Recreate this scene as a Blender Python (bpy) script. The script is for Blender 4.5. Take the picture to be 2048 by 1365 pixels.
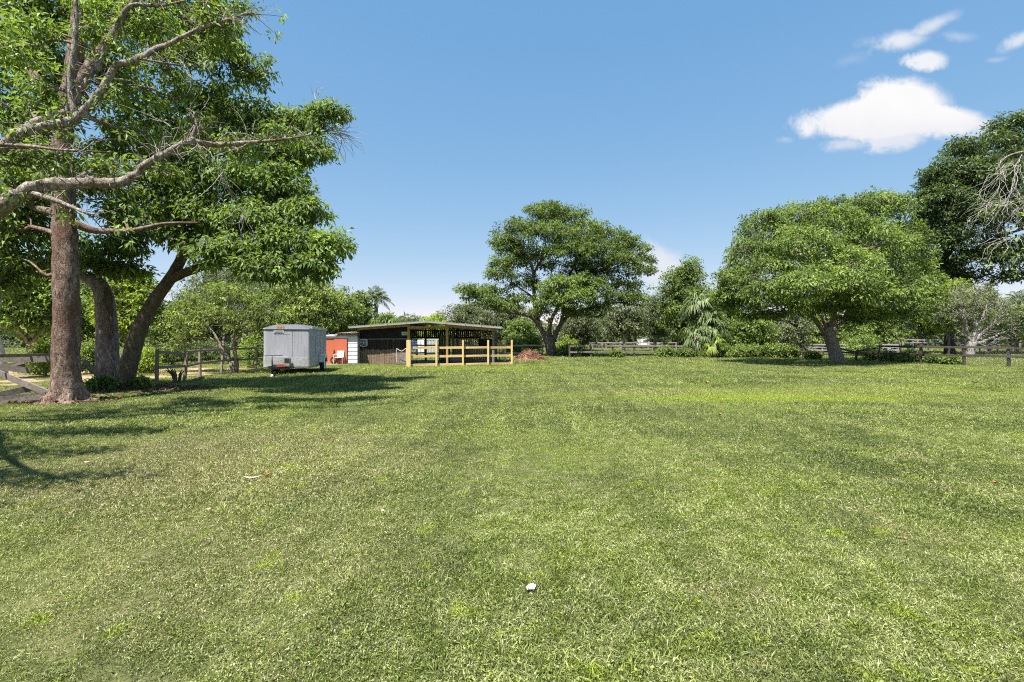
import bpy, math, random
import numpy as np
from mathutils import Vector, Matrix

R = math.radians
for o in list(bpy.data.objects):
    bpy.data.objects.remove(o)
scene = bpy.context.scene
col = scene.collection

# ------------------------------------------------------------------ camera
F_PX, CX, CY, EYE = 967.0, 1024.0, 682.5, 1.5       # focal length and centre in photo pixels, eye height in metres
cam_data = bpy.data.cameras.new('camera')
cam_data.sensor_width = 36.0
cam_data.lens = 36.0 * F_PX / 2048.0
cam_data.clip_start = 0.05
cam_data.clip_end = 3000
cam = bpy.data.objects.new('camera', cam_data)
cam.location = (0, 0, EYE)
cam.rotation_euler = (R(90), 0, 0)
col.objects.link(cam)
scene.camera = cam

# ------------------------------------------------------------------ sun, sky, exposure
SUN = Vector((-0.25, -0.37, 1.0)).normalized()       # direction towards the sun
ELEV = math.asin(SUN.z)
AZ = math.atan2(SUN.x, SUN.y)                        # clockwise from +Y
sun_data = bpy.data.lights.new('sun', 'SUN')
sun_data.energy = 4.0
sun_data.angle = R(0.5)
sun_data.color = (1.0, 0.955, 0.87)
sun = bpy.data.objects.new('sun', sun_data)
sun.rotation_euler = (-SUN).to_track_quat('-Z', 'Y').to_euler()
sun.location = (0, 0, 60)
col.objects.link(sun)

scene.view_settings.view_transform = 'Standard'
scene.view_settings.look = 'None'
scene.view_settings.gamma = 1.0
scene.view_settings.use_curve_mapping = False
scene.view_settings.exposure = 1.65
scene.render.film_transparent = False
scene.cycles.max_bounces = 4
scene.cycles.diffuse_bounces = 2
scene.cycles.glossy_bounces = 1
scene.cycles.use_adaptive_sampling = True
scene.cycles.adaptive_threshold = 0.02
scene.cycles.caustics_reflective = False
scene.cycles.caustics_refractive = False
scene.cycles.transmission_bounces = 4
scene.cycles.transparent_max_bounces = 4
scene.cycles.use_denoising = False
scene.cycles.filter_width = 1.1


class NT:
    """small helper to write node trees"""
    def __init__(self, tree):
        self.t = tree
        self.n = tree.nodes
        self.l = tree.links

    def node(self, kind, **kw):
        nd = self.n.new(kind)
        for k, v in kw.items():
            setattr(nd, k, v)
        return nd

    def link(self, a, b):
        self.l.new(a, b)

    def put(self, sock, v):
        if hasattr(v, 'is_linked') or isinstance(v, bpy.types.NodeSocket):
            self.l.new(v, sock)
        else:
            sock.default_value = v

    def math(self, op, a, b=0.0, c=0.0, clamp=False):
        nd = self.node('ShaderNodeMath', operation=op, use_clamp=clamp)
        self.put(nd.inputs[0], a)
        self.put(nd.inputs[1], b)
        if len(nd.inputs) > 2:
            self.put(nd.inputs[2], c)
        return nd.outputs[0]

    def mix(self, f, a, b, blend='MIX'):
        nd = self.node('ShaderNodeMix', data_type='RGBA', blend_type=blend)
        self.put(nd.inputs[0], f)
        self.put(nd.inputs[6], a if not isinstance(a, tuple) or len(a) == 4 else a + (1,))
        self.put(nd.inputs[7], b if not isinstance(b, tuple) or len(b) == 4 else b + (1,))
        return nd.outputs[2]

    def noise(self, vec, scale, detail=3.0, rough=0.55, dist=0.0):
        nd = self.node('ShaderNodeTexNoise')
        if vec is not None:
            self.l.new(vec, nd.inputs['Vector'])
        nd.inputs['Scale'].default_value = scale
        nd.inputs['Detail'].default_value = detail
        nd.inputs['Roughness'].default_value = rough
        nd.inputs['Distortion'].default_value = dist
        return nd.outputs['Fac']

    def remap(self, v, a, b, c=0.0, d=1.0):
        nd = self.node('ShaderNodeMapRange', interpolation_type='SMOOTHSTEP')
        self.put(nd.inputs[0], v)
        for i, q in enumerate((a, b, c, d)):
            self.put(nd.inputs[i + 1], q)
        return nd.outputs[0]


world = bpy.data.worlds.new('World')
scene.world = world
world.use_nodes = True
w = NT(world.node_tree)
w.n.clear()
w_out = w.node('ShaderNodeOutputWorld')
w_bg = w.node('ShaderNodeBackground')
SKY_STRENGTH = 0.1
w_bg.inputs['Strength'].default_value = SKY_STRENGTH
sky = w.node('ShaderNodeTexSky', sky_type='NISHITA')
sky.sun_disc = False
sky.sun_elevation = ELEV
sky.sun_rotation = AZ
sky.altitude = 0
sky.air_density = 0.7
sky.dust_density = 0.0
sky.ozone_density = 2.0
# camera response: the photograph compresses the bright horizon, channel by channel
s_sep = w.node('ShaderNodeSeparateColor')
w.link(sky.outputs[0], s_sep.inputs[0])
s_com = w.node('ShaderNodeCombineColor')
for ch, (gain, gam) in enumerate(((0.77, 0.85), (1.14, 0.50), (1.79, 0.27))):
    w.link(w.math('MULTIPLY', w.math('POWER', s_sep.outputs[ch], gam), gain), s_com.inputs[ch])
# fair-weather cumulus fixed in the sky: direction (x/y, z/y) on the northern sky, broken up by noise
tc = w.node('ShaderNodeTexCoord')
sep = w.node('ShaderNodeSeparateXYZ')
w.link(tc.outputs['Generated'], sep.inputs[0])
ysafe = w.math('MAXIMUM', sep.outputs[1], 0.05)
cu = w.math('DIVIDE', sep.outputs[0], ysafe)
cv = w.math('DIVIDE', sep.outputs[2], ysafe)
front = w.remap(sep.outputs[1], 0.1, 0.25)
comb = w.node('ShaderNodeCombineXYZ')
w.link(cu, comb.inputs[0])
w.link(cv, comb.inputs[1])
uv = comb.outputs[0]
n_big = w.math('SUBTRACT', w.noise(uv, 13.0, 6.0, 0.62, 0.4), 0.5)
n_ult = w.math('SUBTRACT', w.noise(uv, 85.0, 5.0, 0.7, 1.0), 0.5)
n_fine = w.math('SUBTRACT', w.noise(uv, 34.0, 6.0, 0.65, 0.6), 0.5)
clouds = None
# photo-derived angular positions: centre px, centre py, half width, half height, shear, strength, sharpness
for (px, py, a, b, shear, s, k) in (
        (1765, 248, 200, 36, 0.00, 1.05, 2.2), (1875, 236, 135, 38, -0.22, 1.0, 2.2), (1800, 208, 100, 56, 0.00, 1.1, 2.2),
        (1715, 226, 110, 34, 0.28, 1.0, 2.2), (1790, 272, 75, 36, 0.1, 0.85, 2.0), (1690, 288, 55, 18, 0.12, 0.62, 1.6),
        (1800, 82, 62, 24, 0.15, 0.75, 1.8), (1862, 52, 70, 18, 0.42, 0.62, 1.5), (1918, 75, 42, 14, 0.0, 0.30, 1.3), (1852, 122, 50, 22, 0.0, 0.85, 1.8), (2040, 80, 52, 18, 0.35, 0.65, 1.5), (1730, 85, 30, 14, 0.2, 0.18, 1.2), (1995, 118, 26, 8, 0.2, 0.22, 1.2),
        (1318, 536, 84, 50, -0.38, 0.84, 1.7), (1570, 282, 22, 8, 0.0, 0.35, 1.3), (1700, 118, 40, 14, 0.3, 0.16, 1.0)):
    u0, v0 = (px - CX) / F_PX, (CY - py) / F_PX
    du = w.math('SUBTRACT', cu, u0)
    dv = w.math('SUBTRACT', w.math('SUBTRACT', cv, v0), w.math('MULTIPLY', du, shear))
    du = w.math('ADD', du, w.math('MULTIPLY', n_fine, 0.035))
    dv = w.math('ADD', dv, w.math('MULTIPLY', n_big, 0.03))
    e = w.math('SQRT', w.math('ADD', w.math('POWER', w.math('DIVIDE', du, a / F_PX), 2.0),
                              w.math('POWER', w.math('DIVIDE', dv, b / F_PX), 2.0)))
    m = w.math('MULTIPLY', w.math('SUBTRACT', 1.0, e), k)
    m = w.math('ADD', m, w.math('ADD', w.math('ADD', w.math('MULTIPLY', n_fine, 1.2), w.math('MULTIPLY', n_ult, 0.32)), w.math('MULTIPLY', n_big, 1.0)))
    m = w.math('MULTIPLY', w.remap(m, -0.25, 0.95 if s > 0.8 else 1.5), s, clamp=True)
    clouds = m if clouds is None else w.math('MAXIMUM', clouds, m)
clouds = w.math('MULTIPLY', clouds, front)
CLOUD = 0.312 / SKY_STRENGTH
shade = w.math('ADD', w.remap(cv, 0.39, 0.50), w.math('MULTIPLY', n_big, 0.9), clamp=True)
cl_col = w.mix(shade, (CLOUD * 0.86, CLOUD * 0.87, CLOUD * 0.93, 1), (CLOUD * 1.01, CLOUD * 1.0, CLOUD * 1.0, 1))
w.link(w.mix(clouds, s_com.outputs[0], cl_col), w_bg.inputs['Color'])
w.link(w_bg.outputs[0], w_out.inputs['Surface'])


# ------------------------------------------------------------------ placement helpers
def at(px, py, Y):
    """world point seen at photo pixel (px, py) at distance Y"""
    return np.array([(px - CX) / F_PX * Y, Y, EYE + (CY - py) / F_PX * Y])


def atx(px, Y):
    return (px - CX) / F_PX * Y


def gz(x, y):
    """gentle undulation of the ground"""
    x = np.asarray(x, float)
    y = np.asarray(y, float)
    return (0.022 * np.sin(x * 0.55 + 1.3) * np.sin(y * 0.47 + 0.4) + 0.016 * np.sin(x * 1.31 + y * 0.9)
            + 0.008 * np.sin(x * 2.7 - y * 2.1 + 2.0))


# ------------------------------------------------------------------ object helpers
def tag(o, label=None, cat=None, group=None, kind=None):
    if label:
        o['label'] = label
    if cat:
        o['category'] = cat
    if group:
        o['group'] = group
    if kind:
        o['kind'] = kind
    return o


def thing(name, label, cat, loc, group=None):
    o = bpy.data.objects.new(name, None)
    o.empty_display_size = 0.2
    o.location = tuple(float(q) for q in loc)
    col.objects.link(o)
    return tag(o, label, cat, group)


def mesh_np(name, V, faces_k, attr=None, smooth=False):
    """mesh from numpy vertices and a list of (n, k) index arrays"""
    me = bpy.data.meshes.new(name)
    V = np.asarray(V, np.float32)
    me.vertices.add(len(V))
    me.vertices.foreach_set('co', V.ravel())
    idx = np.concatenate([f.ravel() for f in faces_k]).astype(np.int32)
    starts, s = [], 0
    for f in faces_k:
        n, k = f.shape
        starts.append(s + np.arange(n) * k)
        s += n * k
    starts = np.concatenate(starts).astype(np.int32)
    me.loops.add(len(idx))
    me.loops.foreach_set('vertex_index', idx)
    me.polygons.add(len(starts))
    me.polygons.foreach_set('loop_start', starts)
    me.polygons.foreach_set('use_smooth', np.full(len(starts), bool(smooth)))
    me.update(calc_edges=True)
    if attr is not None:
        a = me.attributes.new('v', 'FLOAT', 'POINT')
        a.data.foreach_set('value', np.asarray(attr, np.float32))
    return me


def link(name, me, mat, parent=None, loc=None):
    if mat is not None and not me.materials:
        me.materials.append(mat)
    o = bpy.data.objects.new(name, me)
    col.objects.link(o)
    if parent is not None:
        o.parent = parent
    if loc is not None:
        o.location = tuple(float(q) for q in loc)
    return o


class MB:
    """collects pieces in world coordinates; build() links them as one mesh, relative to the thing's base"""
    def __init__(self, seed=0):
        self.v = []
        self.q = []
        self.t = []
        self.g = []
        self.n = 0
        self.rng = random.Random(seed)

    def add(self, V, quads=(), tris=(), ngons=()):
        V = np.asarray(V, float).reshape(-1, 3)
        if len(quads):
            self.q.append(np.asarray(quads, int) + self.n)
        if len(tris):
            self.t.append(np.asarray(tris, int) + self.n)
        for g in ngons:
            self.g.append(np.asarray(g, int).reshape(1, -1) + self.n)
        self.v.append(V)
        self.n += len(V)
        return self

    def box(self, c, size, rz=0.0, M=None, jit=0.0):
        sx, sy, sz = (q * 0.5 for q in size)
        V = np.array([(x, y, z) for z in (-sz, sz) for y in (-sy, sy) for x in (-sx, sx)], float)
        if jit:
            V += np.array([[self.rng.uniform(-jit, jit) for _ in range(3)] for _ in range(8)])
        if M is not None:
            V = V @ np.array(M).T
        elif rz:
            cz, s = math.cos(rz), math.sin(rz)
            V = V @ np.array([[cz, s, 0], [-s, cz, 0], [0, 0, 1]])
        V = V + np.asarray(c, float)
        return self.add(V, [(0, 2, 3, 1), (4, 5, 7, 6), (0, 1, 5, 4), (2, 6, 7, 3), (0, 4, 6, 2), (1, 3, 7, 5)])

    def beam(self, a, b, w_, h_, jit=0.0):
        """box from a to b, w_ across (horizontal), h_ high"""
        a, b = np.asarray(a, float), np.asarray(b, float)
        d = b - a
        L = np.linalg.norm(d)
        d /= L
        ref = np.array([0, 0, 1.0]) if abs(d[2]) < 0.95 else np.array([0, 1.0, 0])
        s = np.cross(d, ref)
        s /= np.linalg.norm(s)
        u = np.cross(s, d)
        M = np.stack([d, s, u], 1)
        return self.box((a + b) / 2, (L, w_, h_), M=M, jit=jit)

    def tube(self, pts, rad, k=8, bump=0.0, cap=True, flare=None):
        P = np.asarray(pts, float)
        n = len(P)
        rad = np.broadcast_to(np.asarray(rad, float), (n,))
        T = np.gradient(P, axis=0)
        T /= np.linalg.norm(T, axis=1, keepdims=True) + 1e-9
        ref = np.array([1.0, 0.0, 0.0]) if abs(T[0][0]) < 0.8 else np.array([0, 1.0, 0])
        a0 = np.cross(T[0], ref)
        a0 /= np.linalg.norm(a0)
        V = []
        ang = np.linspace(0, 2 * math.pi, k, endpoint=False)
        nr = np.random.RandomState(int(abs(P[0][0] * 977 + P[-1][2] * 131) * 10) % 100000)
        ph = nr.rand(6) * 6.28
        for i in range(n):
            a0 = a0 - T[i] * np.dot(a0, T[i])
            a0 /= np.linalg.norm(a0)
            b0 = np.cross(T[i], a0)
            r = np.full(k, rad[i])
            if bump:
                z = i * 0.55
                r = r * (1 + bump * (np.sin(ang * 3 + ph[0] + z * 0.5) * 0.55 + np.sin(ang * 5 + ph[1] - z * 0.8) * 0.35
                                     + np.sin(ang * 2 + ph[2] + z * 0.23) * 0.6 + nr.uniform(-0.5, 0.5, k)))
            if flare is not None:
                r = r * flare(i / (n - 1), ang)
            V.append(P[i] + np.outer(np.cos(ang) * r, a0) + np.outer(np.sin(ang) * r, b0))
        V = np.concatenate(V)
        i, j = np.meshgrid(np.arange(n - 1), np.arange(k), indexing='ij')
        j2 = (j + 1) % k
        Q = np.stack([i * k + j, i * k + j2, (i + 1) * k + j2, (i + 1) * k + j], -1).reshape(-1, 4)
        self.add(V, Q, ngons=[np.arange(k)[::-1], (n - 1) * k + np.arange(k)] if cap else ())
        return self

    def build(self, name, mat, parent=None, smooth=False, base=None):
        V = np.concatenate(self.v)
        if parent is not None:
            r = parent
            off = np.zeros(3)
            while r is not None:
                off += np.array(r.location)
                r = r.parent
            V = V - off
        elif base is not None:
            V = V - np.asarray(base, float)
        fs = []
        if self.q:
            fs.append(np.concatenate(self.q))
        if self.t:
            fs.append(np.concatenate(self.t))
        fs += self.g
        me = mesh_np(name, V, fs, smooth=smooth)
        return link(name, me, mat, parent, base if parent is None and base is not None else None)


def spline(pts, per=5):
    """Catmull-Rom through pts (any columns)"""
    P = np.asarray(pts, float)
    if len(P) < 3:
        return np.array([P[0] + (P[-1] - P[0]) * t for t in np.linspace(0, 1, per + 1)])
    Q = np.vstack([2 * P[0] - P[1], P, 2 * P[-1] - P[-2]])
    out = []
    for i in range(1, len(Q) - 2):
        p0, p1, p2, p3 = Q[i - 1], Q[i], Q[i + 1], Q[i + 2]
        for t in np.linspace(0, 1, per, endpoint=False):
            out.append(0.5 * (2 * p1 + (p2 - p0) * t + (2 * p0 - 5 * p1 + 4 * p2 - p3) * t * t + (3 * p1 - p0 - 3 * p2 + p3) * t ** 3))
    out.append(P[-1])
    return np.array(out)


def norm(a):
    return a / (np.linalg.norm(a, axis=-1, keepdims=True) + 1e-9)


def batch_tubes(P, rad, k=4):
    """K thin tubes at once: P (K, m, 3), rad (K, m)"""
    K, m, _ = P.shape
    d = norm(P[:, -1] - P[:, 0])
    ref = np.where(np.abs(d[:, 2:3]) < 0.9, np.array([[0, 0, 1.0]]), np.array([[1.0, 0, 0]]))
    a = norm(np.cross(d, ref))
    b = np.cross(d, a)
    ang = np.linspace(0, 2 * math.pi, k, endpoint=False)
    ring = np.cos(ang)[None, :, None] * a[:, None, :] + np.sin(ang)[None, :, None] * b[:, None, :]
    V = P[:, :, None, :] + rad[:, :, None, None] * ring[:, None, :, :]
    base = np.arange(K)[:, None, None] * (m * k)
    i = np.arange(m - 1)[None, :, None]
    j = np.arange(k)[None, None, :]
    j2 = (j + 1) % k
    Q = np.stack([base + i * k + j, base + i * k + j2, base + (i + 1) * k + j2, base + (i + 1) * k + j], -1)
    return V.reshape(-1, 3), Q.reshape(-1, 4)


def kites(p0, d, s, L, wd, fold=0.25, droop=0.12, mid=0.42):
    """folded kite-shaped leaves or blades; p0, d, s (N, 3), L, wd (N,)"""
    n = np.cross(s, d)
    L = L[:, None]
    wd = wd[:, None]
    pm = p0 + d * L * mid
    p1 = pm + s * wd * 0.5 + n * wd * fold
    p3 = pm - s * wd * 0.5 + n * wd * fold
    p2 = p0 + d * L
    p2 = p2 - np.array([0, 0, 1.0]) * L * droop
    V = np.stack([p0, p1, p2, p3], 1).reshape(-1, 3)
    Q = np.arange(len(p0) * 4).reshape(-1, 4)
    return V, Q


# ------------------------------------------------------------------ materials
MATS = {}


def new_mat(name):
    m = bpy.data.materials.new(name)
    m.use_nodes = True
    t = NT(m.node_tree)
    t.n.clear()
    out = t.node('ShaderNodeOutputMaterial')
    return m, t, out


def principled(t, out, color, rough=0.7, metal=0.0, spec=0.4, bump=None, bump_d=0.02, bump_s=0.5):
    p = t.node('ShaderNodeBsdfPrincipled')
    t.put(p.inputs['Base Color'], color if not isinstance(color, tuple) else color + (1,) * (4 - len(color)))
    t.put(p.inputs['Roughness'], rough)
    p.inputs['Metallic'].default_value = metal
    p.inputs['Specular IOR Level'].default_value = spec
    if bump is not None:
        b = t.node('ShaderNodeBump')
        b.inputs['Strength'].default_value = bump_s
        b.inputs['Distance'].default_value = bump_d
        t.link(bump, b.inputs['Height'])
        t.link(b.outputs[0], p.inputs['Normal'])
    t.link(p.outputs[0], out.inputs['Surface'])
    return p


def wpos(t):
    return t.node('ShaderNodeNewGeometry').outputs['Position']


def scaled(t, vec, s):
    m = t.node('ShaderNodeMapping')
    m.inputs['Scale'].default_value = s
    t.link(vec, m.inputs['Vector'])
    return m.outputs[0]


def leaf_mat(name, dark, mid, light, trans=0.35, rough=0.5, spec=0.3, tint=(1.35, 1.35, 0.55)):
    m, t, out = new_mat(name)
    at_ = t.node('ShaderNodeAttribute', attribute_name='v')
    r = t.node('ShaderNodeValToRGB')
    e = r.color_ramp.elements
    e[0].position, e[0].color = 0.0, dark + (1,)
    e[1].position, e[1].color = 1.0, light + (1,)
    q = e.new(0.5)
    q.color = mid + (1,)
    t.link(at_.outputs['Fac'], r.inputs[0])
    p = t.node('ShaderNodeBsdfPrincipled')
    t.link(r.outputs[0], p.inputs['Base Color'])
    p.inputs['Roughness'].default_value = rough
    p.inputs['Specular IOR Level'].default_value = spec
    tr = t.node('ShaderNodeBsdfTranslucent')
    t.link(t.mix(1.0, r.outputs[0], tint + (1,), 'MULTIPLY'), tr.inputs['Color'])
    mx = t.node('ShaderNodeMixShader')
    mx.inputs[0].default_value = trans
    t.link(p.outputs[0], mx.inputs[1])
    t.link(tr.outputs[0], mx.inputs[2])
    t.link(mx.outputs[0], out.inputs['Surface'])
    MATS[name] = m
    return m


def bark_mat(name, c1, c2, c3, scale=6.0, bd=0.03, moss=None):
    m, t, out = new_mat(name)
    pos = wpos(t)
    v = scaled(t, pos, (1, 1, 0.45))
    big = t.noise(v, scale * 0.35, 4, 0.6)
    fine = t.noise(v, scale * 2.2, 6, 0.7, 0.5)
    vor = t.node('ShaderNodeTexVoronoi', feature='DISTANCE_TO_EDGE')
    t.link(scaled(t, pos, (1, 1, 0.6)), vor.inputs['Vector'])
    vor.inputs['Scale'].default_value = scale * 3.0
    c = t.mix(t.remap(fine, 0.3, 0.72), c1, c2)
    c = t.mix(t.remap(big, 0.45, 0.7), c, c3)
    if moss:
        mz = t.math('MULTIPLY', t.remap(t.noise(pos, scale * 0.6, 3), 0.52, 0.7), 0.6)
        c = t.mix(mz, c, moss)
    crack = t.remap(t.math('ADD', vor.outputs['Distance'], t.math('MULTIPLY', t.math('SUBTRACT', fine, 0.5), 0.25)), 0.0, 0.10)
    c = t.mix(crack, t.mix(0.3, c, (0.01, 0.008, 0.006)), c)
    h = t.math('ADD', t.math('MULTIPLY', crack, 0.3), fine)
    principled(t, out, c, 0.9, spec=0.15, bump=h, bump_d=bd, bump_s=0.8)
    MATS[name] = m
    return m


def wood_mat(name, c1, c2, c3, rough=0.85, grain=9.0, vary=0.5, knots=False):
    m, t, out = new_mat(name)
    tcn = t.node('ShaderNodeTexCoord')
    oi = t.node('ShaderNodeObjectInfo')
    pos = wpos(t)
    fine = t.noise(scaled(t, pos, (1, 1, 1)), grain, 5, 0.65, 1.0)
    big = t.noise(pos, 1.3, 3)
    c = t.mix(t.remap(fine, 0.3, 0.7), c1, c2)
    c = t.mix(t.math('MULTIPLY', t.remap(big, 0.4, 0.65), 0.6), c, c3)
    c = t.mix(t.math('MULTIPLY', oi.outputs['Random'], vary), c, c3)
    if knots:
        vor = t.node('ShaderNodeTexVoronoi')
        t.link(pos, vor.inputs['Vector'])
        vor.inputs['Scale'].default_value = 3.2
        c = t.mix(t.remap(vor.outputs['Distance'], 0.07, 0.13, 0.75, 0.0), c, (0.16, 0.07, 0.02))
    principled(t, out, c, rough, spec=0.2, bump=fine, bump_d=0.008, bump_s=0.5)
    MATS[name] = m
    return m


def plain_mat(name, c, rough=0.5, metal=0.0, dirt=0.25, dirt_c=(0.12, 0.10, 0.07), scale=3.0, spec=0.4):
    m, t, out = new_mat(name)
    pos = wpos(t)
    n = t.noise(pos, scale, 5, 0.65)
    cc = t.mix(t.math('MULTIPLY', t.remap(n, 0.45, 0.75), dirt), c, dirt_c)
    rr = t.remap(n, 0.3, 0.7, rough * 0.85, min(1.0, rough * 1.2))
    principled(t, out, cc, rr, metal, spec)
    MATS[name] = m
    return m


# ------------------------------------------------------------------ ground
def ground_material():
    m, t, out = new_mat('soil_and_turf')
    pos = wpos(t)
    big = t.noise(pos, 0.25, 4)
    mid = t.noise(pos, 2.4, 5, 0.65)
    fine = t.noise(pos, 26.0, 5, 0.7)
    c = t.mix(t.remap(fine, 0.3, 0.7), (0.03, 0.036, 0.014), (0.11, 0.12, 0.045))
    c = t.mix(t.math('MULTIPLY', t.remap(mid, 0.45, 0.7), 0.5), c, (0.20, 0.18, 0.085))
    c = t.mix(t.math('MULTIPLY', t.remap(big, 0.5, 0.7), 0.35), c, (0.11, 0.17, 0.03))
    sp = t.node('ShaderNodeSeparateXYZ')
    t.link(pos, sp.inputs[0])
    # bare sandy paddock beyond the left-hand fence
    wob = t.math('MULTIPLY', t.math('SUBTRACT', t.noise(pos, 0.5, 4), 0.5), 3.0)
    mx = t.remap(t.math('ADD', sp.outputs[0], wob), -12.8, -13.8)
    my = t.math('MULTIPLY', t.remap(sp.outputs[1], 15.5, 17.5), t.remap(sp.outputs[1], 31.0, 27.0))
    sand = t.math('MULTIPLY', mx, my)
    c = t.mix(t.math('MULTIPLY', sand, t.remap(mid, 0.25, 0.55)), c, t.mix(fine, (0.26, 0.17, 0.10), (0.42, 0.31, 0.20)))
    # leaf litter and bare earth round the left-hand trunks
    for (x0, y0, ax, ay) in ((-11.6, 14.7, 2.5, 1.3), (-11.3, 12.0, 1.5, 0.8)):
        e = t.math('SQRT', t.math('ADD', t.math('POWER', t.math('DIVIDE', t.math('SUBTRACT', sp.outputs[0], x0), ax), 2.0),
                                  t.math('POWER', t.math('DIVIDE', t.math('SUBTRACT', sp.outputs[1], y0), ay), 2.0)))
        e = t.math('ADD', e, t.math('MULTIPLY', t.math('SUBTRACT', mid, 0.5), 0.9))
        c = t.mix(t.remap(e, 1.05, 0.75), c, t.mix(fine, (0.05, 0.03, 0.022), (0.24, 0.14, 0.10)))
    principled(t, out, c, 0.95, spec=0.1, bump=t.math('ADD', fine, mid), bump_d=0.03, bump_s=0.6)
    return m


def build_ground():
    xs = np.concatenate([[-900, -400, -200, -120, -80], np.arange(-60, 60.1, 0.5), [80, 120, 200, 400, 900]])
    ys = np.concatenate([[-300, -100, -40, -15], np.arange(-6, 70.1, 0.5), [90, 120, 200, 400, 1000, 1800]])
    X, Y = np.meshgrid(xs, ys)
    Z = gz(X, Y) * (np.abs(X) < 70) * (Y < 75)
    V = np.stack([X, Y, Z], -1).reshape(-1, 3)
    nx, ny = len(xs), len(ys)
    i, j = np.meshgrid(np.arange(ny - 1), np.arange(nx - 1), indexing='ij')
    Q = np.stack([i * nx + j, i * nx + j + 1, (i + 1) * nx + j + 1, (i + 1) * nx + j], -1).reshape(-1, 4)
    o = link('ground', mesh_np('ground', V, [Q], smooth=True), ground_material())
    tag(o, 'wide mown lawn running back to the fences', 'lawn', kind='structure')


build_ground()


# ------------------------------------------------------------------ grass
def grass_material():
    m, t, out = new_mat('grass_blades')
    pos = wpos(t)
    at_ = t.node('ShaderNodeAttribute', attribute_name='v')
    v = at_.outputs['Fac']
    sp = t.node('ShaderNodeSeparateXYZ')
    t.link(pos, sp.inputs[0])
    big = t.noise(pos, 0.22, 4, 0.6)
    mid = t.noise(pos, 1.1, 4, 0.65)
    small = t.noise(pos, 5.0, 3, 0.6)
    green = t.mix(v, (0.036, 0.060, 0.008), (0.37, 0.44, 0.085))
    straw = t.mix(v, (0.19, 0.16, 0.07), (0.56, 0.50, 0.28))
    lime = t.mix(v, (0.14, 0.20, 0.014), (0.46, 0.52, 0.07))
    pale = t.mix(v, (0.09, 0.11, 0.028), (0.62, 0.655, 0.27))

    def ell(x0, y0, ax, ay):
        e = t.math('SQRT', t.math('ADD', t.math('POWER', t.math('DIVIDE', t.math('SUBTRACT', sp.outputs[0], x0), ax), 2.0),
                                  t.math('POWER', t.math('DIVIDE', t.math('SUBTRACT', sp.outputs[1], y0), ay), 2.0)))
        return t.remap(t.math('ADD', e, t.math('MULTIPLY', t.math('SUBTRACT', mid, 0.5), 1.3)), 1.25, 0.35)
    # mixture: pale blades everywhere, dry patches, limey patches
    c = t.mix(t.math('MULTIPLY', t.remap(small, 0.40, 0.62), 0.9), green, pale)
    # mower passes along the length of the lawn and slow drifts of darker turf
    strip = t.noise(scaled(t, pos, (1.0, 0.07, 1.0)), 1.25, 3, 0.55)
    drift = t.noise(scaled(t, pos, (0.6, 1.0, 1.0)), 0.55, 5, 0.62)
    dk = t.math('ADD', t.math('MULTIPLY', t.remap(strip, 0.44, 0.57), 0.38), t.math('MULTIPLY', t.remap(drift, 0.45, 0.62), 0.48))
    c = t.mix(dk, c, t.mix(v, (0.026, 0.044, 0.007), (0.18, 0.225, 0.055)))
    dry = t.math('MAXIMUM', t.math('MULTIPLY', t.remap(mid, 0.52, 0.72), 0.5),
                 t.math('MAXIMUM', t.math('MULTIPLY', ell(-3.6, 6.0, 3.0, 2.6), 0.55),
                        t.math('MAXIMUM', t.math('MULTIPLY', ell(-2.3, 3.3, 2.0, 1.2), 0.35),
                               t.math('MULTIPLY', ell(9.0, 14.0, 9.0, 1.2), 0.45))))
    # only some blades are dry
    oi = t.node('ShaderNodeAttribute', attribute_name='v2')
    dryb = t.remap(t.math('SUBTRACT', dry, oi.outputs['Fac']), -0.05, 0.12)
    c = t.mix(dryb, c, straw)
    lm = t.math('MAXIMUM', t.math('MULTIPLY', ell(7.0, 12.6, 4.6, 1.2), 0.95), t.math('MULTIPLY', t.remap(big, 0.5, 0.68), 0.55))
    lm = t.math('MAXIMUM', lm, t.math('MULTIPLY', ell(-3.0, 26.0, 9.0, 3.0), 0.6))
    lm = t.math('MAXIMUM', lm, t.math('MULTIPLY', t.remap(t.noise(pos, 2.6, 3, 0.6), 0.60, 0.68), 0.7))
    lm = t.math('MAXIMUM', lm, t.math('MULTIPLY', ell(12.0, 14.5, 9.0, 1.8), 0.5))
    c = t.mix(lm, c, lime)
    p = t.node('ShaderNodeBsdfPrincipled')
    t.link(c, p.inputs['Base Color'])
    p.inputs['Roughness'].default_value = 0.44
    p.inputs['Specular IOR Level'].default_value = 0.5
    tr = t.node('ShaderNodeBsdfTranslucent')
    t.link(t.mix(1.0, c, (1.15, 1.2, 0.6, 1), 'MULTIPLY'), tr.inputs['Color'])
    mx = t.node('ShaderNodeMixShader')
    mx.inputs[0].default_value = 0.3
    t.link(p.outputs[0], mx.inputs[1])
    t.link(tr.outputs[0], mx.inputs[2])
    t.link(mx.outputs[0], out.inputs['Surface'])
    return m


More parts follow.
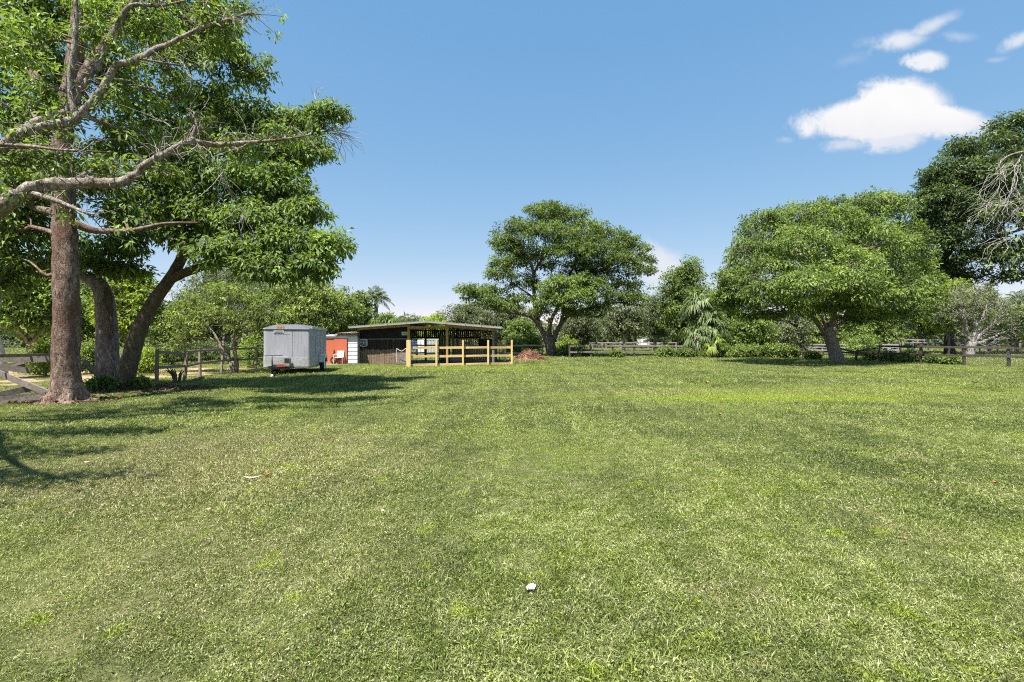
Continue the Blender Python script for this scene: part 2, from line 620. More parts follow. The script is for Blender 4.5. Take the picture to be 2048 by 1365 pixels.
def build_grass():
    gm = grass_material()
    src = bpy.data.collections.new('grass_tufts')
    for k in range(8):
        rng = np.random.RandomState(100 + k)
        n = 900
        weed = rng.rand(n) < (0.12 if k < 5 else 0.45)
        rad = 0.36 * np.sqrt(rng.rand(n)) * rng.uniform(0.8, 1.15, n)
        th = rng.rand(n) * 6.283
        p0 = np.stack([rad * np.cos(th), rad * np.sin(th), np.full(n, -0.01)], 1)
        lean = rng.uniform(0.2, 1.9, n)
        az = rng.rand(n) * 6.283
        d = norm(np.stack([np.cos(az) * lean, np.sin(az) * lean, np.ones(n)], 1))
        # clumps: blades lean together and differ in length from clump to clump
        ph = rng.rand(4) * 6.283
        cl = 0.5 + 0.5 * np.sin(p0[:, 0] * 17 + ph[0]) * np.sin(p0[:, 1] * 19 + ph[1])
        L = rng.uniform(0.035, 0.085, n) * (0.55 + 1.1 * cl)
        wd = rng.uniform(0.0040, 0.0075, n)
        L = np.where(weed, rng.uniform(0.012, 0.026, n), L)
        wd = np.where(weed, L * rng.uniform(0.6, 0.85, n), wd)
        p0[:, 2] = np.where(weed, rng.uniform(0.0, 0.035, n), p0[:, 2])
        s = norm(np.cross(d, norm(rng.randn(n, 3) * 0.5 + np.array([0, 0, 1.0]))))
        V, Q = kites(p0, d, s, L, wd, fold=0.2, droop=0.25, mid=0.5)
        me = mesh_np('grass_tuft', V, [Q], np.repeat(np.clip(rng.beta(1.1, 1.5, n), 0, 1), 4))
        a2 = me.attributes.new('v2', 'FLOAT', 'POINT')
        a2.data.foreach_set('value', np.repeat(rng.rand(n), 4).astype(np.float32))
        me.materials.append(gm)
        src.objects.link(bpy.data.objects.new('grass_tuft_%d' % k, me))
    rng = np.random.RandomState(7)
    pts, scl = [], []
    # y range, tufts per square metre, tuft scale
    for (y0, y1, den, sc) in ((1.0, 4.0, 34, 0.58), (4.0, 8.0, 20, 0.72), (8.0, 16.0, 10, 0.95), (16.0, 32.0, 3.6, 1.45),
                              (32.0, 52.0, 1.0, 2.5), (52.0, 85.0, 0.3, 4.0)):
        hw = 1.12 * y1 + 2.5
        g_ = 1.0 / math.sqrt(den)
        gx, gy = np.meshgrid(np.arange(-hw, hw, g_), np.arange(y0, y1, g_))
        n = gx.size
        x = gx.ravel() + rng.uniform(0, g_, n)
        y = gy.ravel() + rng.uniform(0, g_, n)
        keep = np.abs(x) < 1.12 * y + 2.5
        # thin where it is bare: litter, paddock, stable floor
        bare = ((x < -13.4) & (y > 16.5) & (y < 29) & (rng.rand(n) < 0.8))
        for (bx, by, ax, ay) in ((-11.6, 14.7, 2.3, 1.1), (-11.3, 12.0, 1.2, 0.6)):
            bare |= (((x - bx) / ax) ** 2 + ((y - by) / ay) ** 2 < 1) & (rng.rand(n) < 0.93)
        bare |= (x > -9.8) & (x < -1.3) & (y > 30.9) & (y < 37) & (rng.rand(n) < 0.9)
        keep &= ~bare
        x, y = x[keep], y[keep]
        pts.append(np.stack([x, y, gz(x, y)], 1))
        scl.append(sc * rng.uniform(0.7, 1.25, len(x)) * (1 + 0.25 * np.sin(x * 0.9 + 1) * np.sin(y * 0.8)))
    P = np.concatenate(pts)
    S = np.concatenate(scl)
    me = bpy.data.meshes.new('grass')
    me.vertices.add(len(P))
    me.vertices.foreach_set('co', P.astype(np.float32).ravel())
    rot = np.zeros((len(P), 3), np.float32)
    rot[:, 2] = rng.rand(len(P)) * 6.283
    rot[:, 0] = rng.normal(0, 0.02, len(P))
    me.attributes.new('rot', 'FLOAT_VECTOR', 'POINT').data.foreach_set('vector', rot.ravel())
    me.attributes.new('scl', 'FLOAT', 'POINT').data.foreach_set('value', S.astype(np.float32))
    pn = 0.5 + 0.5 * np.sin(P[:, 0] * 1.7 + np.sin(P[:, 1] * 1.3)) * np.sin(P[:, 1] * 1.9 + 0.7)
    weed = rng.rand(len(P)) < 0.08 + 0.3 * (pn > 0.66)
    idx = np.where(weed & (P[:, 1] < 12), rng.randint(5, 8, len(P)), rng.randint(0, 5, len(P)))
    me.attributes.new('idx', 'INT', 'POINT').data.foreach_set('value', idx.astype(np.int32))
    o = link('grass', me, gm)
    tag(o, 'short sunlit lawn grass with dry and clovery patches', 'grass', kind='stuff')
    g = bpy.data.node_groups.new('scatter_tufts', 'GeometryNodeTree')
    g.interface.new_socket('Geometry', in_out='INPUT', socket_type='NodeSocketGeometry')
    g.interface.new_socket('Geometry', in_out='OUTPUT', socket_type='NodeSocketGeometry')
    gi, go = g.nodes.new('NodeGroupInput'), g.nodes.new('NodeGroupOutput')
    m2p = g.nodes.new('GeometryNodeMeshToPoints')
    ci = g.nodes.new('GeometryNodeCollectionInfo')
    ci.inputs['Collection'].default_value = src
    ci.inputs['Separate Children'].default_value = True
    ci.inputs['Reset Children'].default_value = True
    iop = g.nodes.new('GeometryNodeInstanceOnPoints')
    iop.inputs['Pick Instance'].default_value = True

    def named(nm, ty):
        nd = g.nodes.new('GeometryNodeInputNamedAttribute')
        nd.data_type = ty
        nd.inputs['Name'].default_value = nm
        return nd.outputs['Attribute']
    L = g.links.new
    L(gi.outputs[0], m2p.inputs['Mesh'])
    L(m2p.outputs[0], iop.inputs['Points'])
    L(ci.outputs[0], iop.inputs['Instance'])
    L(named('idx', 'INT'), iop.inputs['Instance Index'])
    L(named('rot', 'FLOAT_VECTOR'), iop.inputs['Rotation'])
    L(named('scl', 'FLOAT'), iop.inputs['Scale'])
    L(iop.outputs[0], go.inputs[0])
    md = o.modifiers.new('scatter', 'NODES')
    md.node_group = g


build_grass()

# ------------------------------------------------------------------ leaf, bark and wood materials
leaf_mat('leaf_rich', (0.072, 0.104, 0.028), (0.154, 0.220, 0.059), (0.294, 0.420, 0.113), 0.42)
leaf_mat('leaf_deep', (0.067, 0.097, 0.026), (0.146, 0.210, 0.058), (0.294, 0.419, 0.114), 0.42)
leaf_mat('leaf_center', (0.062, 0.088, 0.024), (0.129, 0.184, 0.050), (0.239, 0.334, 0.090), 0.42)
leaf_mat('leaf_ficus', (0.062, 0.090, 0.024), (0.146, 0.209, 0.056), (0.330, 0.434, 0.118), 0.42)
leaf_mat('leaf_dark', (0.039, 0.060, 0.024), (0.085, 0.129, 0.051), (0.187, 0.261, 0.105), 0.42, rough=0.4)
leaf_mat('leaf_mango', (0.063, 0.090, 0.024), (0.152, 0.217, 0.059), (0.435, 0.493, 0.133), 0.42)
leaf_mat('leaf_oak', (0.056, 0.070, 0.035), (0.123, 0.152, 0.076), (0.290, 0.319, 0.189), 0.42, rough=0.5)
leaf_mat('leaf_lime', (0.091, 0.123, 0.020), (0.215, 0.290, 0.046), (0.435, 0.551, 0.088), 0.42)
leaf_mat('leaf_citrus', (0.056, 0.080, 0.022), (0.142, 0.203, 0.055), (0.377, 0.450, 0.122), 0.42)
leaf_mat('leaf_shrub', (0.057, 0.083, 0.022), (0.140, 0.200, 0.054), (0.333, 0.434, 0.117), 0.42)
leaf_mat('leaf_frond', (0.052, 0.075, 0.026), (0.117, 0.167, 0.058), (0.304, 0.362, 0.160), 0.3)
leaf_mat('leaf_sage', (0.075, 0.094, 0.051), (0.189, 0.217, 0.123), (0.435, 0.464, 0.334), 0.42)
leaf_mat('leaf_gold', (0.145, 0.174, 0.028), (0.377, 0.406, 0.065), (0.600, 0.600, 0.096), 0.42)
bark_mat('bark_brown', (0.06, 0.036, 0.026), (0.36, 0.27, 0.22), (0.16, 0.09, 0.07), 6.5, 0.04)
bark_mat('bark_hollow', (0.13, 0.095, 0.085), (0.32, 0.26, 0.24), (0.22, 0.15, 0.13), 4.0, 0.02)
bark_mat('bark_lean', (0.07, 0.05, 0.035), (0.20, 0.155, 0.115), (0.12, 0.095, 0.06), 6.0, 0.025, moss=(0.09, 0.10, 0.03))
bark_mat('bark_pale', (0.09, 0.066, 0.05), (0.46, 0.41, 0.36), (0.17, 0.12, 0.085), 7.0, 0.03)
bark_mat('bark_grey', (0.13, 0.105, 0.085), (0.38, 0.33, 0.29), (0.24, 0.195, 0.165), 5.0, 0.03)
bark_mat('bark_shade', (0.06, 0.047, 0.038), (0.22, 0.185, 0.16), (0.12, 0.095, 0.08), 5.0, 0.03)  # grey bark darkened, the shade on the spreading tree's trunk put into its colour
bark_mat('bark_white', (0.14, 0.125, 0.11), (0.40, 0.375, 0.35), (0.26, 0.235, 0.21), 8.0, 0.01)
bark_mat('bark_twig', (0.30, 0.27, 0.24), (0.55, 0.52, 0.49), (0.42, 0.38, 0.34), 14.0, 0.004)
bark_mat('bark_dark', (0.035, 0.028, 0.022), (0.11, 0.09, 0.07), (0.07, 0.055, 0.04), 6.0, 0.02)
wood_mat('wood_new', (0.56, 0.37, 0.15), (0.68, 0.50, 0.24), (0.60, 0.45, 0.22), 0.7, 7.0, 0.5, knots=True)
wood_mat('wood_frame', (0.33, 0.20, 0.07), (0.46, 0.30, 0.11), (0.38, 0.26, 0.12), 0.75, 7.0, 0.5)
wood_mat('wood_grey', (0.105, 0.09, 0.075), (0.26, 0.235, 0.21), (0.16, 0.13, 0.10), 0.9, 12.0, 0.6)
wood_mat('wood_fence', (0.16, 0.125, 0.095), (0.36, 0.30, 0.245), (0.24, 0.185, 0.135), 0.9, 12.0, 0.6)
wood_mat('wood_silver', (0.20, 0.185, 0.18), (0.38, 0.36, 0.35), (0.28, 0.26, 0.245), 0.9, 12.0, 0.6)
wood_mat('wood_brown', (0.11, 0.085, 0.066), (0.30, 0.25, 0.205), (0.20, 0.105, 0.055), 0.9, 9.0, 0.5)
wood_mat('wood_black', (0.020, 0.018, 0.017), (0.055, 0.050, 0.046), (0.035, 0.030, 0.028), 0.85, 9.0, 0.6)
wood_mat('wood_darkfence', (0.040, 0.034, 0.030), (0.13, 0.115, 0.10), (0.075, 0.060, 0.050), 0.9, 10.0, 0.7)
plain_mat('black_paint', (0.015, 0.015, 0.016), 0.5, dirt=0.3)


# ------------------------------------------------------------------ trees
class Tree:
    def __init__(self, name, label, px, py_or_Y, bark, leaf, seed, cat='tree', group=None, loc=None):
        self.rng = np.random.RandomState(seed)
        self.bark, self.leaf = MATS[bark], MATS[leaf]
        if loc is None:
            loc = (atx(px, py_or_Y), py_or_Y, 0)
        self.loc = np.array(loc, float)
        self.root = thing(name, label, cat, loc, group)
        self.wood = MB(seed)
        self.nodes, self.nrad = [], []
        self.bP, self.bR, self.b6P, self.b6R = [], [], [], []
        self.LV, self.LQ, self.LA, self.ln = [], [], [], 0
        self.mid, self.ext = self.loc + np.array([0, 0, 3.0]), 3.0

    def limb(self, pts, r0, r1, k=9, per=5, bump=0.10, power=1.0, flare=None, wob=0.0):
        P = spline(pts, per)
        if wob:
            P[1:-1] += self.rng.normal(0, wob, (len(P) - 2, 3))
        t = np.linspace(0, 1, len(P))
        rad = r0 + (r1 - r0) * t ** power
        self.wood.tube(P, rad, k, bump, flare=flare)
        self.nodes += list(P[1:])
        self.nrad += list(rad[1:])
        return P

    def plimb(self, pix, r0, r1, **kw):
        """limb given as (px, py, depth)"""
        return self.limb([at(*p) for p in pix], r0, r1, **kw)

    def _arc(self, A, B, m, bow, sag):
        K = len(A)
        t = np.linspace(0, 1, m)[None, :, None]
        P = A[:, None, :] + (B - A)[:, None, :] * t
        L = np.linalg.norm(B - A, axis=1)[:, None, None]
        off = self.rng.normal(0, 1, (K, 1, 3)) * bow * L
        P = P + off * (t * (1 - t)) * 2.2
        P[:, :, 2] += (sag * L * (t * (1 - t)) * 2.0)[:, :, 0]
        if m > 3:
            P[:, 1:-1] += self.rng.normal(0, 0.018, (K, m - 2, 3)) * L
        return P

    def lobe(self, c, r, ncl, nleaf, size, aspect=0.42, cl_r=None, flat=0.6, droop=0.35, shell=0.5, branch=True, twigs=True,
             tone=0.0, up=0.25, lower=0.45, rb=None):
        """a bough: a branch to its centre, sub-branches, and ncl leaf clusters spread through it"""
        rng = self.rng
        c = np.asarray(c, float)
        r = np.asarray(r, float)
        N = np.array(self.nodes)
        lp = None
        if branch and len(N):
            dd = np.linalg.norm(N - c, axis=1) + 1.2 * np.maximum(0, N[:, 2] - c[2] + 0.2 * r[2])
            i = int(np.argmin(dd))
            a = N[i]
            L = np.linalg.norm(c - a)
            ra = rb if rb else min(self.nrad[i] * 0.7, 0.02 + 0.02 * L + 0.012 * r.max())
            P = self._arc(a[None], c[None], 7, 0.10, 0.12)
            self.b6P.append(P)
            self.b6R.append(np.linspace(ra, ra * 0.45, 7)[None])
            ns = 4 + int(r.max() * 1.2)
            ns = min(ns, 9)
            u = norm(rng.randn(ns, 3) + np.array([0, 0, up]))
            tip = c + u * r * rng.uniform(0.55, 0.85, (ns, 1))
            st = P[0][rng.randint(3, 7, ns)]
            S = self._arc(st, tip, 5, 0.16, 0.06)
            self.bP.append(S)
            self.bR.append(np.linspace(ra * 0.45, ra * 0.16, 5)[None].repeat(ns, 0))
            lp = np.concatenate([P[0][3:], S[:, 1:].reshape(-1, 3)])
        u = norm(rng.randn(ncl * 2, 3) + np.array([0, 0, up]))
        keep = (u[:, 2] > -0.25) | (rng.rand(len(u)) < lower)
        u = u[keep][:ncl]
        ncl = len(u)
        rr = shell + (1.04 - shell) * rng.rand(ncl, 1) ** 0.6
        rr += rng.normal(0, 0.05, (ncl, 1))
        cc = c + u * r * rr
        cc[:, 2] = np.maximum(cc[:, 2], 0.12)
        if twigs and lp is not None:
            D = np.linalg.norm(cc[:, None, :] - lp[None], axis=2)
            A = lp[np.argmin(D, 1)]
            T = self._arc(A, cc, 4, 0.15, 0.05)
            self.bP.append(np.concatenate([T, T[:, -1:]], 1) if False else self._pad(T))
            self.bR.append(np.linspace(0.011, 0.004, 5)[None].repeat(ncl, 0) * max(1.0, size * 6))
        if cl_r is None:
            cl_r = 0.22 * r.mean() + 0.12
        ct = np.clip(rng.normal(0.47 + tone, 0.17, ncl), 0.03, 0.97)
        self.mid, self.ext = c, r.max()
        self.clusters(cc, cl_r, nleaf, size, aspect, flat, droop, ct)

    def _pad(self, T):
        """4-point arcs to 5 points by splitting the first span"""
        mid = (T[:, 0:1] + T[:, 1:2]) / 2
        return np.concatenate([T[:, 0:1], mid, T[:, 1:]], 1)

    def clusters(self, cc, cl_r, nleaf, size, aspect, flat, droop, tone):
        rng = self.rng
        ncl = len(cc)
        n = ncl * nleaf
        csc = rng.uniform(0.7, 1.3, ncl).repeat(nleaf)[:, None]
        off = norm(rng.randn(n, 3)) * rng.rand(n, 1) ** 0.45
        off = off * np.array([1, 1, flat]) * cl_r * csc
        p0 = cc.repeat(nleaf, 0) + off
        outw = norm(norm(off) + (cc - self.mid).repeat(nleaf, 0) / self.ext * 0.7)
        d = norm(outw * 0.7 + rng.randn(n, 3) * 0.6 + np.array([0, 0, -droop * 1.2]))
        upv = norm(rng.randn(n, 3) * 0.42 + np.array([0, 0, 0.8]) + outw * 0.75)
        s = norm(np.cross(d, upv))
        L = size * rng.uniform(0.65, 1.3, n)
        V, Q = kites(p0, d, s, L, L * aspect * rng.uniform(0.8, 1.2, n), fold=0.18, droop=0.10)
        V[:, 2] = np.maximum(V[:, 2], 0.02)
        a = np.clip(tone.repeat(nleaf) + rng.normal(0, 0.16, n), 0, 1)
        self.LV.append(V)
        self.LQ.append(Q + self.ln)
        self.LA.append(a.repeat(4))
        self.ln += len(V)

    def finish(self, crown='crown', trunk='trunk'):
        tr = None
        if self.wood.v:
            tr = self.wood.build(trunk, self.bark, self.root, smooth=True)
        VV, QQ, n = [], [], 0
        for bl, rl, k in ((self.b6P, self.b6R, 5), (self.bP, self.bR, 3)):
            by = {}
            for P, r_ in zip(bl, rl):
                by.setdefault(P.shape[1], []).append((P, r_))
            for m_, lst in by.items():
                V, Q = batch_tubes(np.concatenate([q[0] for q in lst]), np.concatenate([q[1] for q in lst]), k)
                VV.append(V)
                QQ.append(Q + n)
                n += len(V)
        if VV:
            tag(link('branches', mesh_np('branches', np.concatenate(VV) - self.loc, [np.concatenate(QQ)], smooth=True), self.bark, self.root), kind='stuff')
        if self.LV:
            link(crown, mesh_np(crown, np.concatenate(self.LV) - self.loc, [np.concatenate(self.LQ)], np.concatenate(self.LA)), self.leaf, self.root)
        return self.root

    def plobe(self, px, py, Y, rx, ry, ncl, nleaf, size, depth=0.85, **kw):
        """bough given in photo pixels at distance Y; rx, ry half sizes in pixels"""
        s = Y / F_PX
        self.lobe(at(px, py, Y), (rx * s, rx * s * depth, ry * s), ncl, nleaf, size, **kw)


def root_flare(n_roots, amp, phase, sharp=2.0):
    def f(t, ang):
        k = max(0.0, 1 - t * 7.0) ** 1.8
        lob = 0.5 + 0.5 * np.cos(ang * n_roots + phase + 0.6 * np.sin(ang * 2 + phase))
        return 1 + amp * k * (0.35 + 1.2 * lob ** sharp)
    return f


# --- tall straight tree at the left edge of the lawn
tA = Tree('broadleaf_tree', 'tall tree with thick straight brown trunk and flared roots beside the broken fence', 135, 11.8, 'bark_brown', 'leaf_rich', 11)
tA.plimb([(134, 812, 11.8), (134, 770, 11.8), (132, 690, 11.8), (133, 590, 11.8), (131, 480, 11.85), (127, 380, 11.9), (125, 290, 11.95),
          (138, 200, 12.0), (150, 110, 12.1), (160, 20, 12.2), (172, -90, 12.3)], 0.31, 0.13, k=36, per=9, bump=0.05, power=1.0, wob=0.006, flare=root_flare(6, 0.85, 1.2, 3.0))
tA.plimb([(128, 300, 11.95), (95, 200, 12.3), (40, 110, 12.6), (-20, 40, 12.9), (-80, -60, 13)], 0.16, 0.06, k=8)
tA.plimb([(140, 190, 12.0), (195, 110, 12.3), (240, 30, 12.6), (300, -40, 12.8), (340, -110, 13.0)], 0.15, 0.05, k=8)
tA.plimb([(150, 448, 11.8), (190, 462, 12.0), (260, 462, 12.4), (330, 448, 12.8), (400, 446, 13.2)], 0.10, 0.03, k=7)
tA.plimb([(120, 545, 11.8), (95, 552, 11.7), (78, 543, 11.6)], 0.07, 0.02, k=7)
for (px, py, Y, rx, ry, nc, tone) in (
        (40, 40, 13.0, 95, 75, 120, 0.12), (150, 50, 13.6, 105, 70, 110, 0.12), (260, 40, 13.2, 90, 65, 100, 0.10), (60, 150, 13.2, 85, 65, 95, 0.08),
        (330, 120, 15.6, 80, 55, 85, 0.02), (200, 170, 14.0, 100, 60, 95, 0.05), (380, 40, 15.4, 80, 50, 70, 0.02), (430, 100, 15.6, 70, 50, 70, -0.02),
        (30, 250, 13.4, 70, 60, 80, 0.0), (450, 20, 15.6, 55, 40, 40, 0.0), (490, 150, 15.8, 60, 45, 60, -0.04), (-60, 100, 13, 90, 120, 50, 0.0), (140, -80, 13.4, 160, 60, 60, 0.05),
        (350, -70, 13.4, 90, 50, 30, 0.05)):
    tA.plobe(px, py, Y, rx, ry, int(nc * 0.85), 32, 0.15, cl_r=0.27, flat=0.6, droop=0.45, tone=tone, shell=0.25)
# leaves low round the trunk, their shade put into a darker tone
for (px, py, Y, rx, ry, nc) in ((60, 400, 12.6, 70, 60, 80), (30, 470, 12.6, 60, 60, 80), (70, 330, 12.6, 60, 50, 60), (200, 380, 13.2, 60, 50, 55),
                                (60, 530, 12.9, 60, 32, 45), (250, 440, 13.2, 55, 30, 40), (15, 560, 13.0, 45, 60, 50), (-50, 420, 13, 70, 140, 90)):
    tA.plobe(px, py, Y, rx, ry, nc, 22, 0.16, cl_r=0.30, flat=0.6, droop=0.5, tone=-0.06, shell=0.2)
tA.finish()

# --- broken hollow stump beside it
tB = Tree('hollow_tree', 'broken hollow grey trunk bent over at its top with leafy sprouts', 215, 15.4, 'bark_hollow', 'leaf_deep', 12)
tB.plimb([(216, 785, 15.4), (216, 740, 15.4), (214, 690, 15.4), (212, 640, 15.4), (209, 595, 15.4), (196, 568, 15.4), (176, 556, 15.35), (160, 548, 15.3)], 0.34, 0.15, k=22, per=6, bump=0.05,
         power=1.4, flare=root_flare(4, 0.45, 0.3))
tB.plimb([(200, 572, 15.4), (196, 545, 15.4), (205, 510, 15.5), (225, 470, 15.6)], 0.12, 0.03, k=8)
for (px, py, Y, rx, ry, nc) in ((195, 530, 15.5, 55, 26, 50), (235, 500, 15.6, 55, 30, 60), (255, 545, 15.5, 38, 20, 35), (150, 505, 15.8, 45, 40, 45), (275, 470, 15.8, 40, 20, 25)):
    tB.plobe(px, py, Y, rx, ry, nc, 22, 0.17, cl_r=0.32, flat=0.5, droop=0.5, tone=-0.04, shell=0.2)
tB.finish()
# dark block set into the stump, its colour painting the hollow's shade
mb = MB(5)
slot = [(212, 575), (222, 580), (226, 600), (225, 630), (227, 660), (223, 680), (219, 665), (216, 640), (211, 610), (209, 590)]
fr = [at(px, py, 15.4 - 0.335) for px, py in slot]
bk = [at(px, py, 15.4 - 0.05) for px, py in slot]
n_ = len(fr)
mb.add(np.array(fr + bk), [(i, (i + 1) % n_, n_ + (i + 1) % n_, n_ + i) for i in range(n_)], ngons=[list(range(n_))[::-1], list(range(n_, 2 * n_))])
mb.build('hollow_shade', MATS['bark_dark'], tB.root)

# --- leaning tree whose crown fills the left of the sky
tC = Tree('leaning_tree', 'leaning tree with forked mossy trunk and broad crown over the lawn', 248, 15.0, 'bark_lean', 'leaf_deep', 13)
tC.plimb([(247, 788, 15.0), (249, 760, 15.0), (262, 710, 15.05), (283, 650, 15.1), (310, 600, 15.2), (340, 558, 15.3), (362, 520, 15.4), (384, 480, 15.6),
          (400, 420, 15.8), (410, 360, 16.0), (400, 300, 16.2)], 0.30, 0.07, k=20, per=7, bump=0.05, power=0.8, flare=root_flare(4, 0.55, 2.0))
tC.plimb([(340, 560, 15.3), (372, 545, 15.3), (410, 533, 15.4), (455, 530, 15.6), (500, 548, 15.8), (540, 562, 16.0), (590, 545, 16.2)], 0.15, 0.04, k=9)
tC.plimb([(384, 480, 15.6), (430, 440, 15.8), (500, 400, 16.0), (570, 360, 16.1), (620, 300, 16.2), (650, 250, 16.2)], 0.12, 0.03, k=8)
tC.plimb([(400, 420, 15.8), (350, 360, 16), (300, 310, 16.2)], 0.09, 0.03, k=7)
tC.plimb([(500, 400, 16.0), (570, 420, 16.1), (640, 470, 16.2), (680, 500, 16.2)], 0.07, 0.02, k=7)
tC.plimb([(440, 433, 15.8), (470, 360, 16.0), (500, 300, 16.2), (530, 250, 16.3)], 0.08, 0.02, k=7)
for (px, py, Y, rx, ry, nc, tone) in (
        (420, 215, 16.4, 90, 45, 90, 0.02), (320, 260, 16.4, 85, 50, 85, 0.0), (500, 250, 16.4, 75, 45, 80, 0.0), (440, 300, 16.0, 90, 50, 100, 0.04),
        (545, 310, 16.2, 75, 45, 85, 0.0), (595, 255, 16.2, 50, 35, 50, -0.02), (650, 235, 16.2, 45, 30, 42, 0.0), (620, 300, 16.2, 45, 30, 45, -0.02),
        (360, 350, 16.0, 80, 45, 85, 0.0), (475, 375, 15.8, 90, 50, 105, 0.06), (570, 380, 16.0, 65, 50, 75, 0.04), (605, 430, 16.0, 45, 40, 50, 0.03),
        (400, 430, 15.8, 75, 45, 80, -0.03), (500, 450, 15.8, 80, 45, 95, 0.03), (575, 490, 16.0, 70, 45, 80, 0.0), (460, 510, 16.0, 75, 38, 75, -0.04),
        (545, 540, 16.0, 70, 25, 55, -0.02), (655, 500, 16.2, 45, 38, 60, 0.12), (630, 535, 16.2, 45, 22, 36, 0.04), (330, 430, 15.9, 55, 32, 40, -0.03), (350, 470, 15.9, 40, 22, 25, -0.04),
        (250, 300, 16.6, 75, 50, 65, -0.03), (310, 390, 16.6, 60, 40, 45, -0.04)):
    tC.plobe(px, py, 16.2 - 0.009 * (py - 215), rx, ry, nc, 29, 0.165, cl_r=0.30, flat=0.65, droop=0.6, tone=tone, shell=0.2)
tC.finish()
# dead twigs at the tip of the crown belong to the same tree
rg = np.random.RandomState(5)


def twig_spray(rg, start, main_dir, L, n, m=7, spread=0.5, drop=0.25, r=0.012):
    start = np.asarray(start, float)
    A = start + norm(np.asarray(main_dir, float)) * rg.uniform(0, 0.5, (n, 1)) * L
    d = norm(norm(np.asarray(main_dir, float)) + rg.randn(n, 3) * spread)
    P = [A]
    for i in range(m - 1):
        d = norm(d + rg.randn(n, 3) * 0.28 + np.array([0, 0, -drop * 0.25]))
        P.append(P[-1] + d * (L / m) * rg.uniform(0.7, 1.1, (n, 1)))
    P = np.stack(P, 1)
    return P, np.linspace(r, r * 0.3, m)[None].repeat(n, 0)


P, rr = twig_spray(rg, at(640, 262, 16.1), (1, 0, -0.1), 1.5, 26, spread=0.6, drop=0.5, r=0.014)
P2, rr2 = twig_spray(rg, at(633, 215, 16.1), (0.1, 0, 1), 0.8, 8, spread=0.35, drop=0.0, r=0.010)
V, Q = batch_tubes(np.concatenate([P, P2]), np.concatenate([rr, rr2]), 4)
tag(link('dead_twigs', mesh_np('dead_twigs', V - np.array(tC.root.location), [Q]), MATS['bark_twig'], tC.root), kind='stuff')

# --- tree outside the frame on the left, pale limbs reaching in
tD = Tree('overhanging_tree', 'pale lichen-spotted limbs reaching in from the left edge in front of the straight trunk', -380, 8.0, 'bark_pale', 'leaf_rich', 14)
b0 = at(-380, 780, 7.4)
tD.limb([(tD.loc[0], 8.0, -0.1), (tD.loc[0] + 0.1, 8.0, 1.2), (tD.loc[0] + 0.4, 8.0, 2.4)], 0.42, 0.33, k=16, bump=0.06)
fork = np.array([tD.loc[0] + 0.4, 8.0, 2.4])
tD.limb([fork, at(-150, 520, 8.0), at(0, 420, 8.1), at(55, 384, 8.2), at(120, 370, 8.3), at(200, 366, 8.4), at(250, 362, 8.5), at(300, 325, 8.6), at(345, 298, 8.7), at(388, 276, 8.8)], 0.14, 0.045, k=14, per=6, bump=0.09, wob=0.014)
tD.limb([at(380, 280, 8.8), at(430, 290, 8.9), at(500, 285, 9.1), at(560, 280, 9.3), at(620, 270, 9.5)], 0.05, 0.015, k=7)
tD.limb([at(385, 277, 8.8), at(392, 250, 8.8), at(388, 225, 8.8)], 0.04, 0.012, k=6)
tD.limb([at(60, 385, 8.2), at(120, 405, 8.1), at(180, 430, 8.0)], 0.055, 0.02, k=7)
tD.limb([fork, at(-180, 420, 8.2), at(-60, 330, 8.4), at(0, 298, 8.5), at(45, 264, 8.6), at(110, 250, 8.7), at(150, 238, 8.8), at(185, 205, 8.9), at(225, 142, 9.0),
         at(265, 120, 9.1), at(330, 92, 9.2), at(400, 58, 9.3), at(455, 42, 9.4), at(500, 28, 9.5)], 0.115, 0.02, k=12, per=5, bump=0.09, wob=0.014)
tD.limb([at(20, 285, 8.55), at(70, 245, 8.7), at(135, 222, 8.9), at(160, 185, 9.0), at(200, 120, 9.1), at(232, 55, 9.2), at(262, 15, 9.3), at(300, -60, 9.4)], 0.08, 0.035, k=10, bump=0.09, wob=0.014)
tD.limb([at(150, 235, 8.8), at(140, 170, 8.8), at(148, 100, 8.8), at(152, 40, 8.8), at(150, -60, 8.8)], 0.055, 0.03, k=8)
tD.limb([at(235, 50, 9.2), at(262, 12, 9.2), at(320, 12, 9.3), at(370, 2, 9.4)], 0.05, 0.015, k=6)
tD.limb([at(280, 118, 9.1), at(340, 128, 9.2), at(410, 135, 9.3)], 0.025, 0.008, k=5)
tD.limb([at(0, 290, 8.3), at(60, 293, 8.3), at(120, 300, 8.2), at(165, 302, 8.2)], 0.04, 0.012, k=6)
tD.limb([at(400, 60, 9.3), at(408, 20, 9.3), at(402, -20, 9.3)], 0.02, 0.006, k=5)
for (px, py, Y, rx, ry, nc, tone) in ((30, 120, 9.6, 60, 45, 26, 0.2), (200, 20, 9.6, 70, 40, 26, 0.18), (310, 60, 9.6, 55, 30, 18, 0.1), (450, 55, 9.6, 50, 28, 16, 0.0),
                                      (350, 195, 9.8, 60, 35, 16, 0.05), (-160, 250, 8.5, 110, 120, 40, 0.0), (120, 330, 9.6, 60, 28, 16, 0.05), (300, 270, 9.8, 60, 25, 14, 0.05), (470, 300, 10.0, 60, 30, 18, 0.08), (560, 270, 10.2, 45, 25, 14, 0.05), (420, 100, 9.8, 50, 25, 14, 0.08), (330, 350, 9.0, 45, 20, 14, 0.1), (205, 335, 8.9, 45, 18, 10, 0.05), (60, 335, 8.8, 55, 25, 16, 0.05), (265, 195, 9.4, 50, 22, 14, 0.12), (95, 185, 9.3, 55, 28, 16, 0.15), (190, 80, 9.6, 55, 30, 16, 0.18), (60, 60, 8.8, 60, 35, 22, 0.2), (70, 215, 9.4, 55, 30, 16, 0.12)):
    tD.plobe(px, py, Y, rx, ry, nc, 24, 0.115, cl_r=0.22, flat=0.6, droop=0.5, tone=tone, shell=0.1)
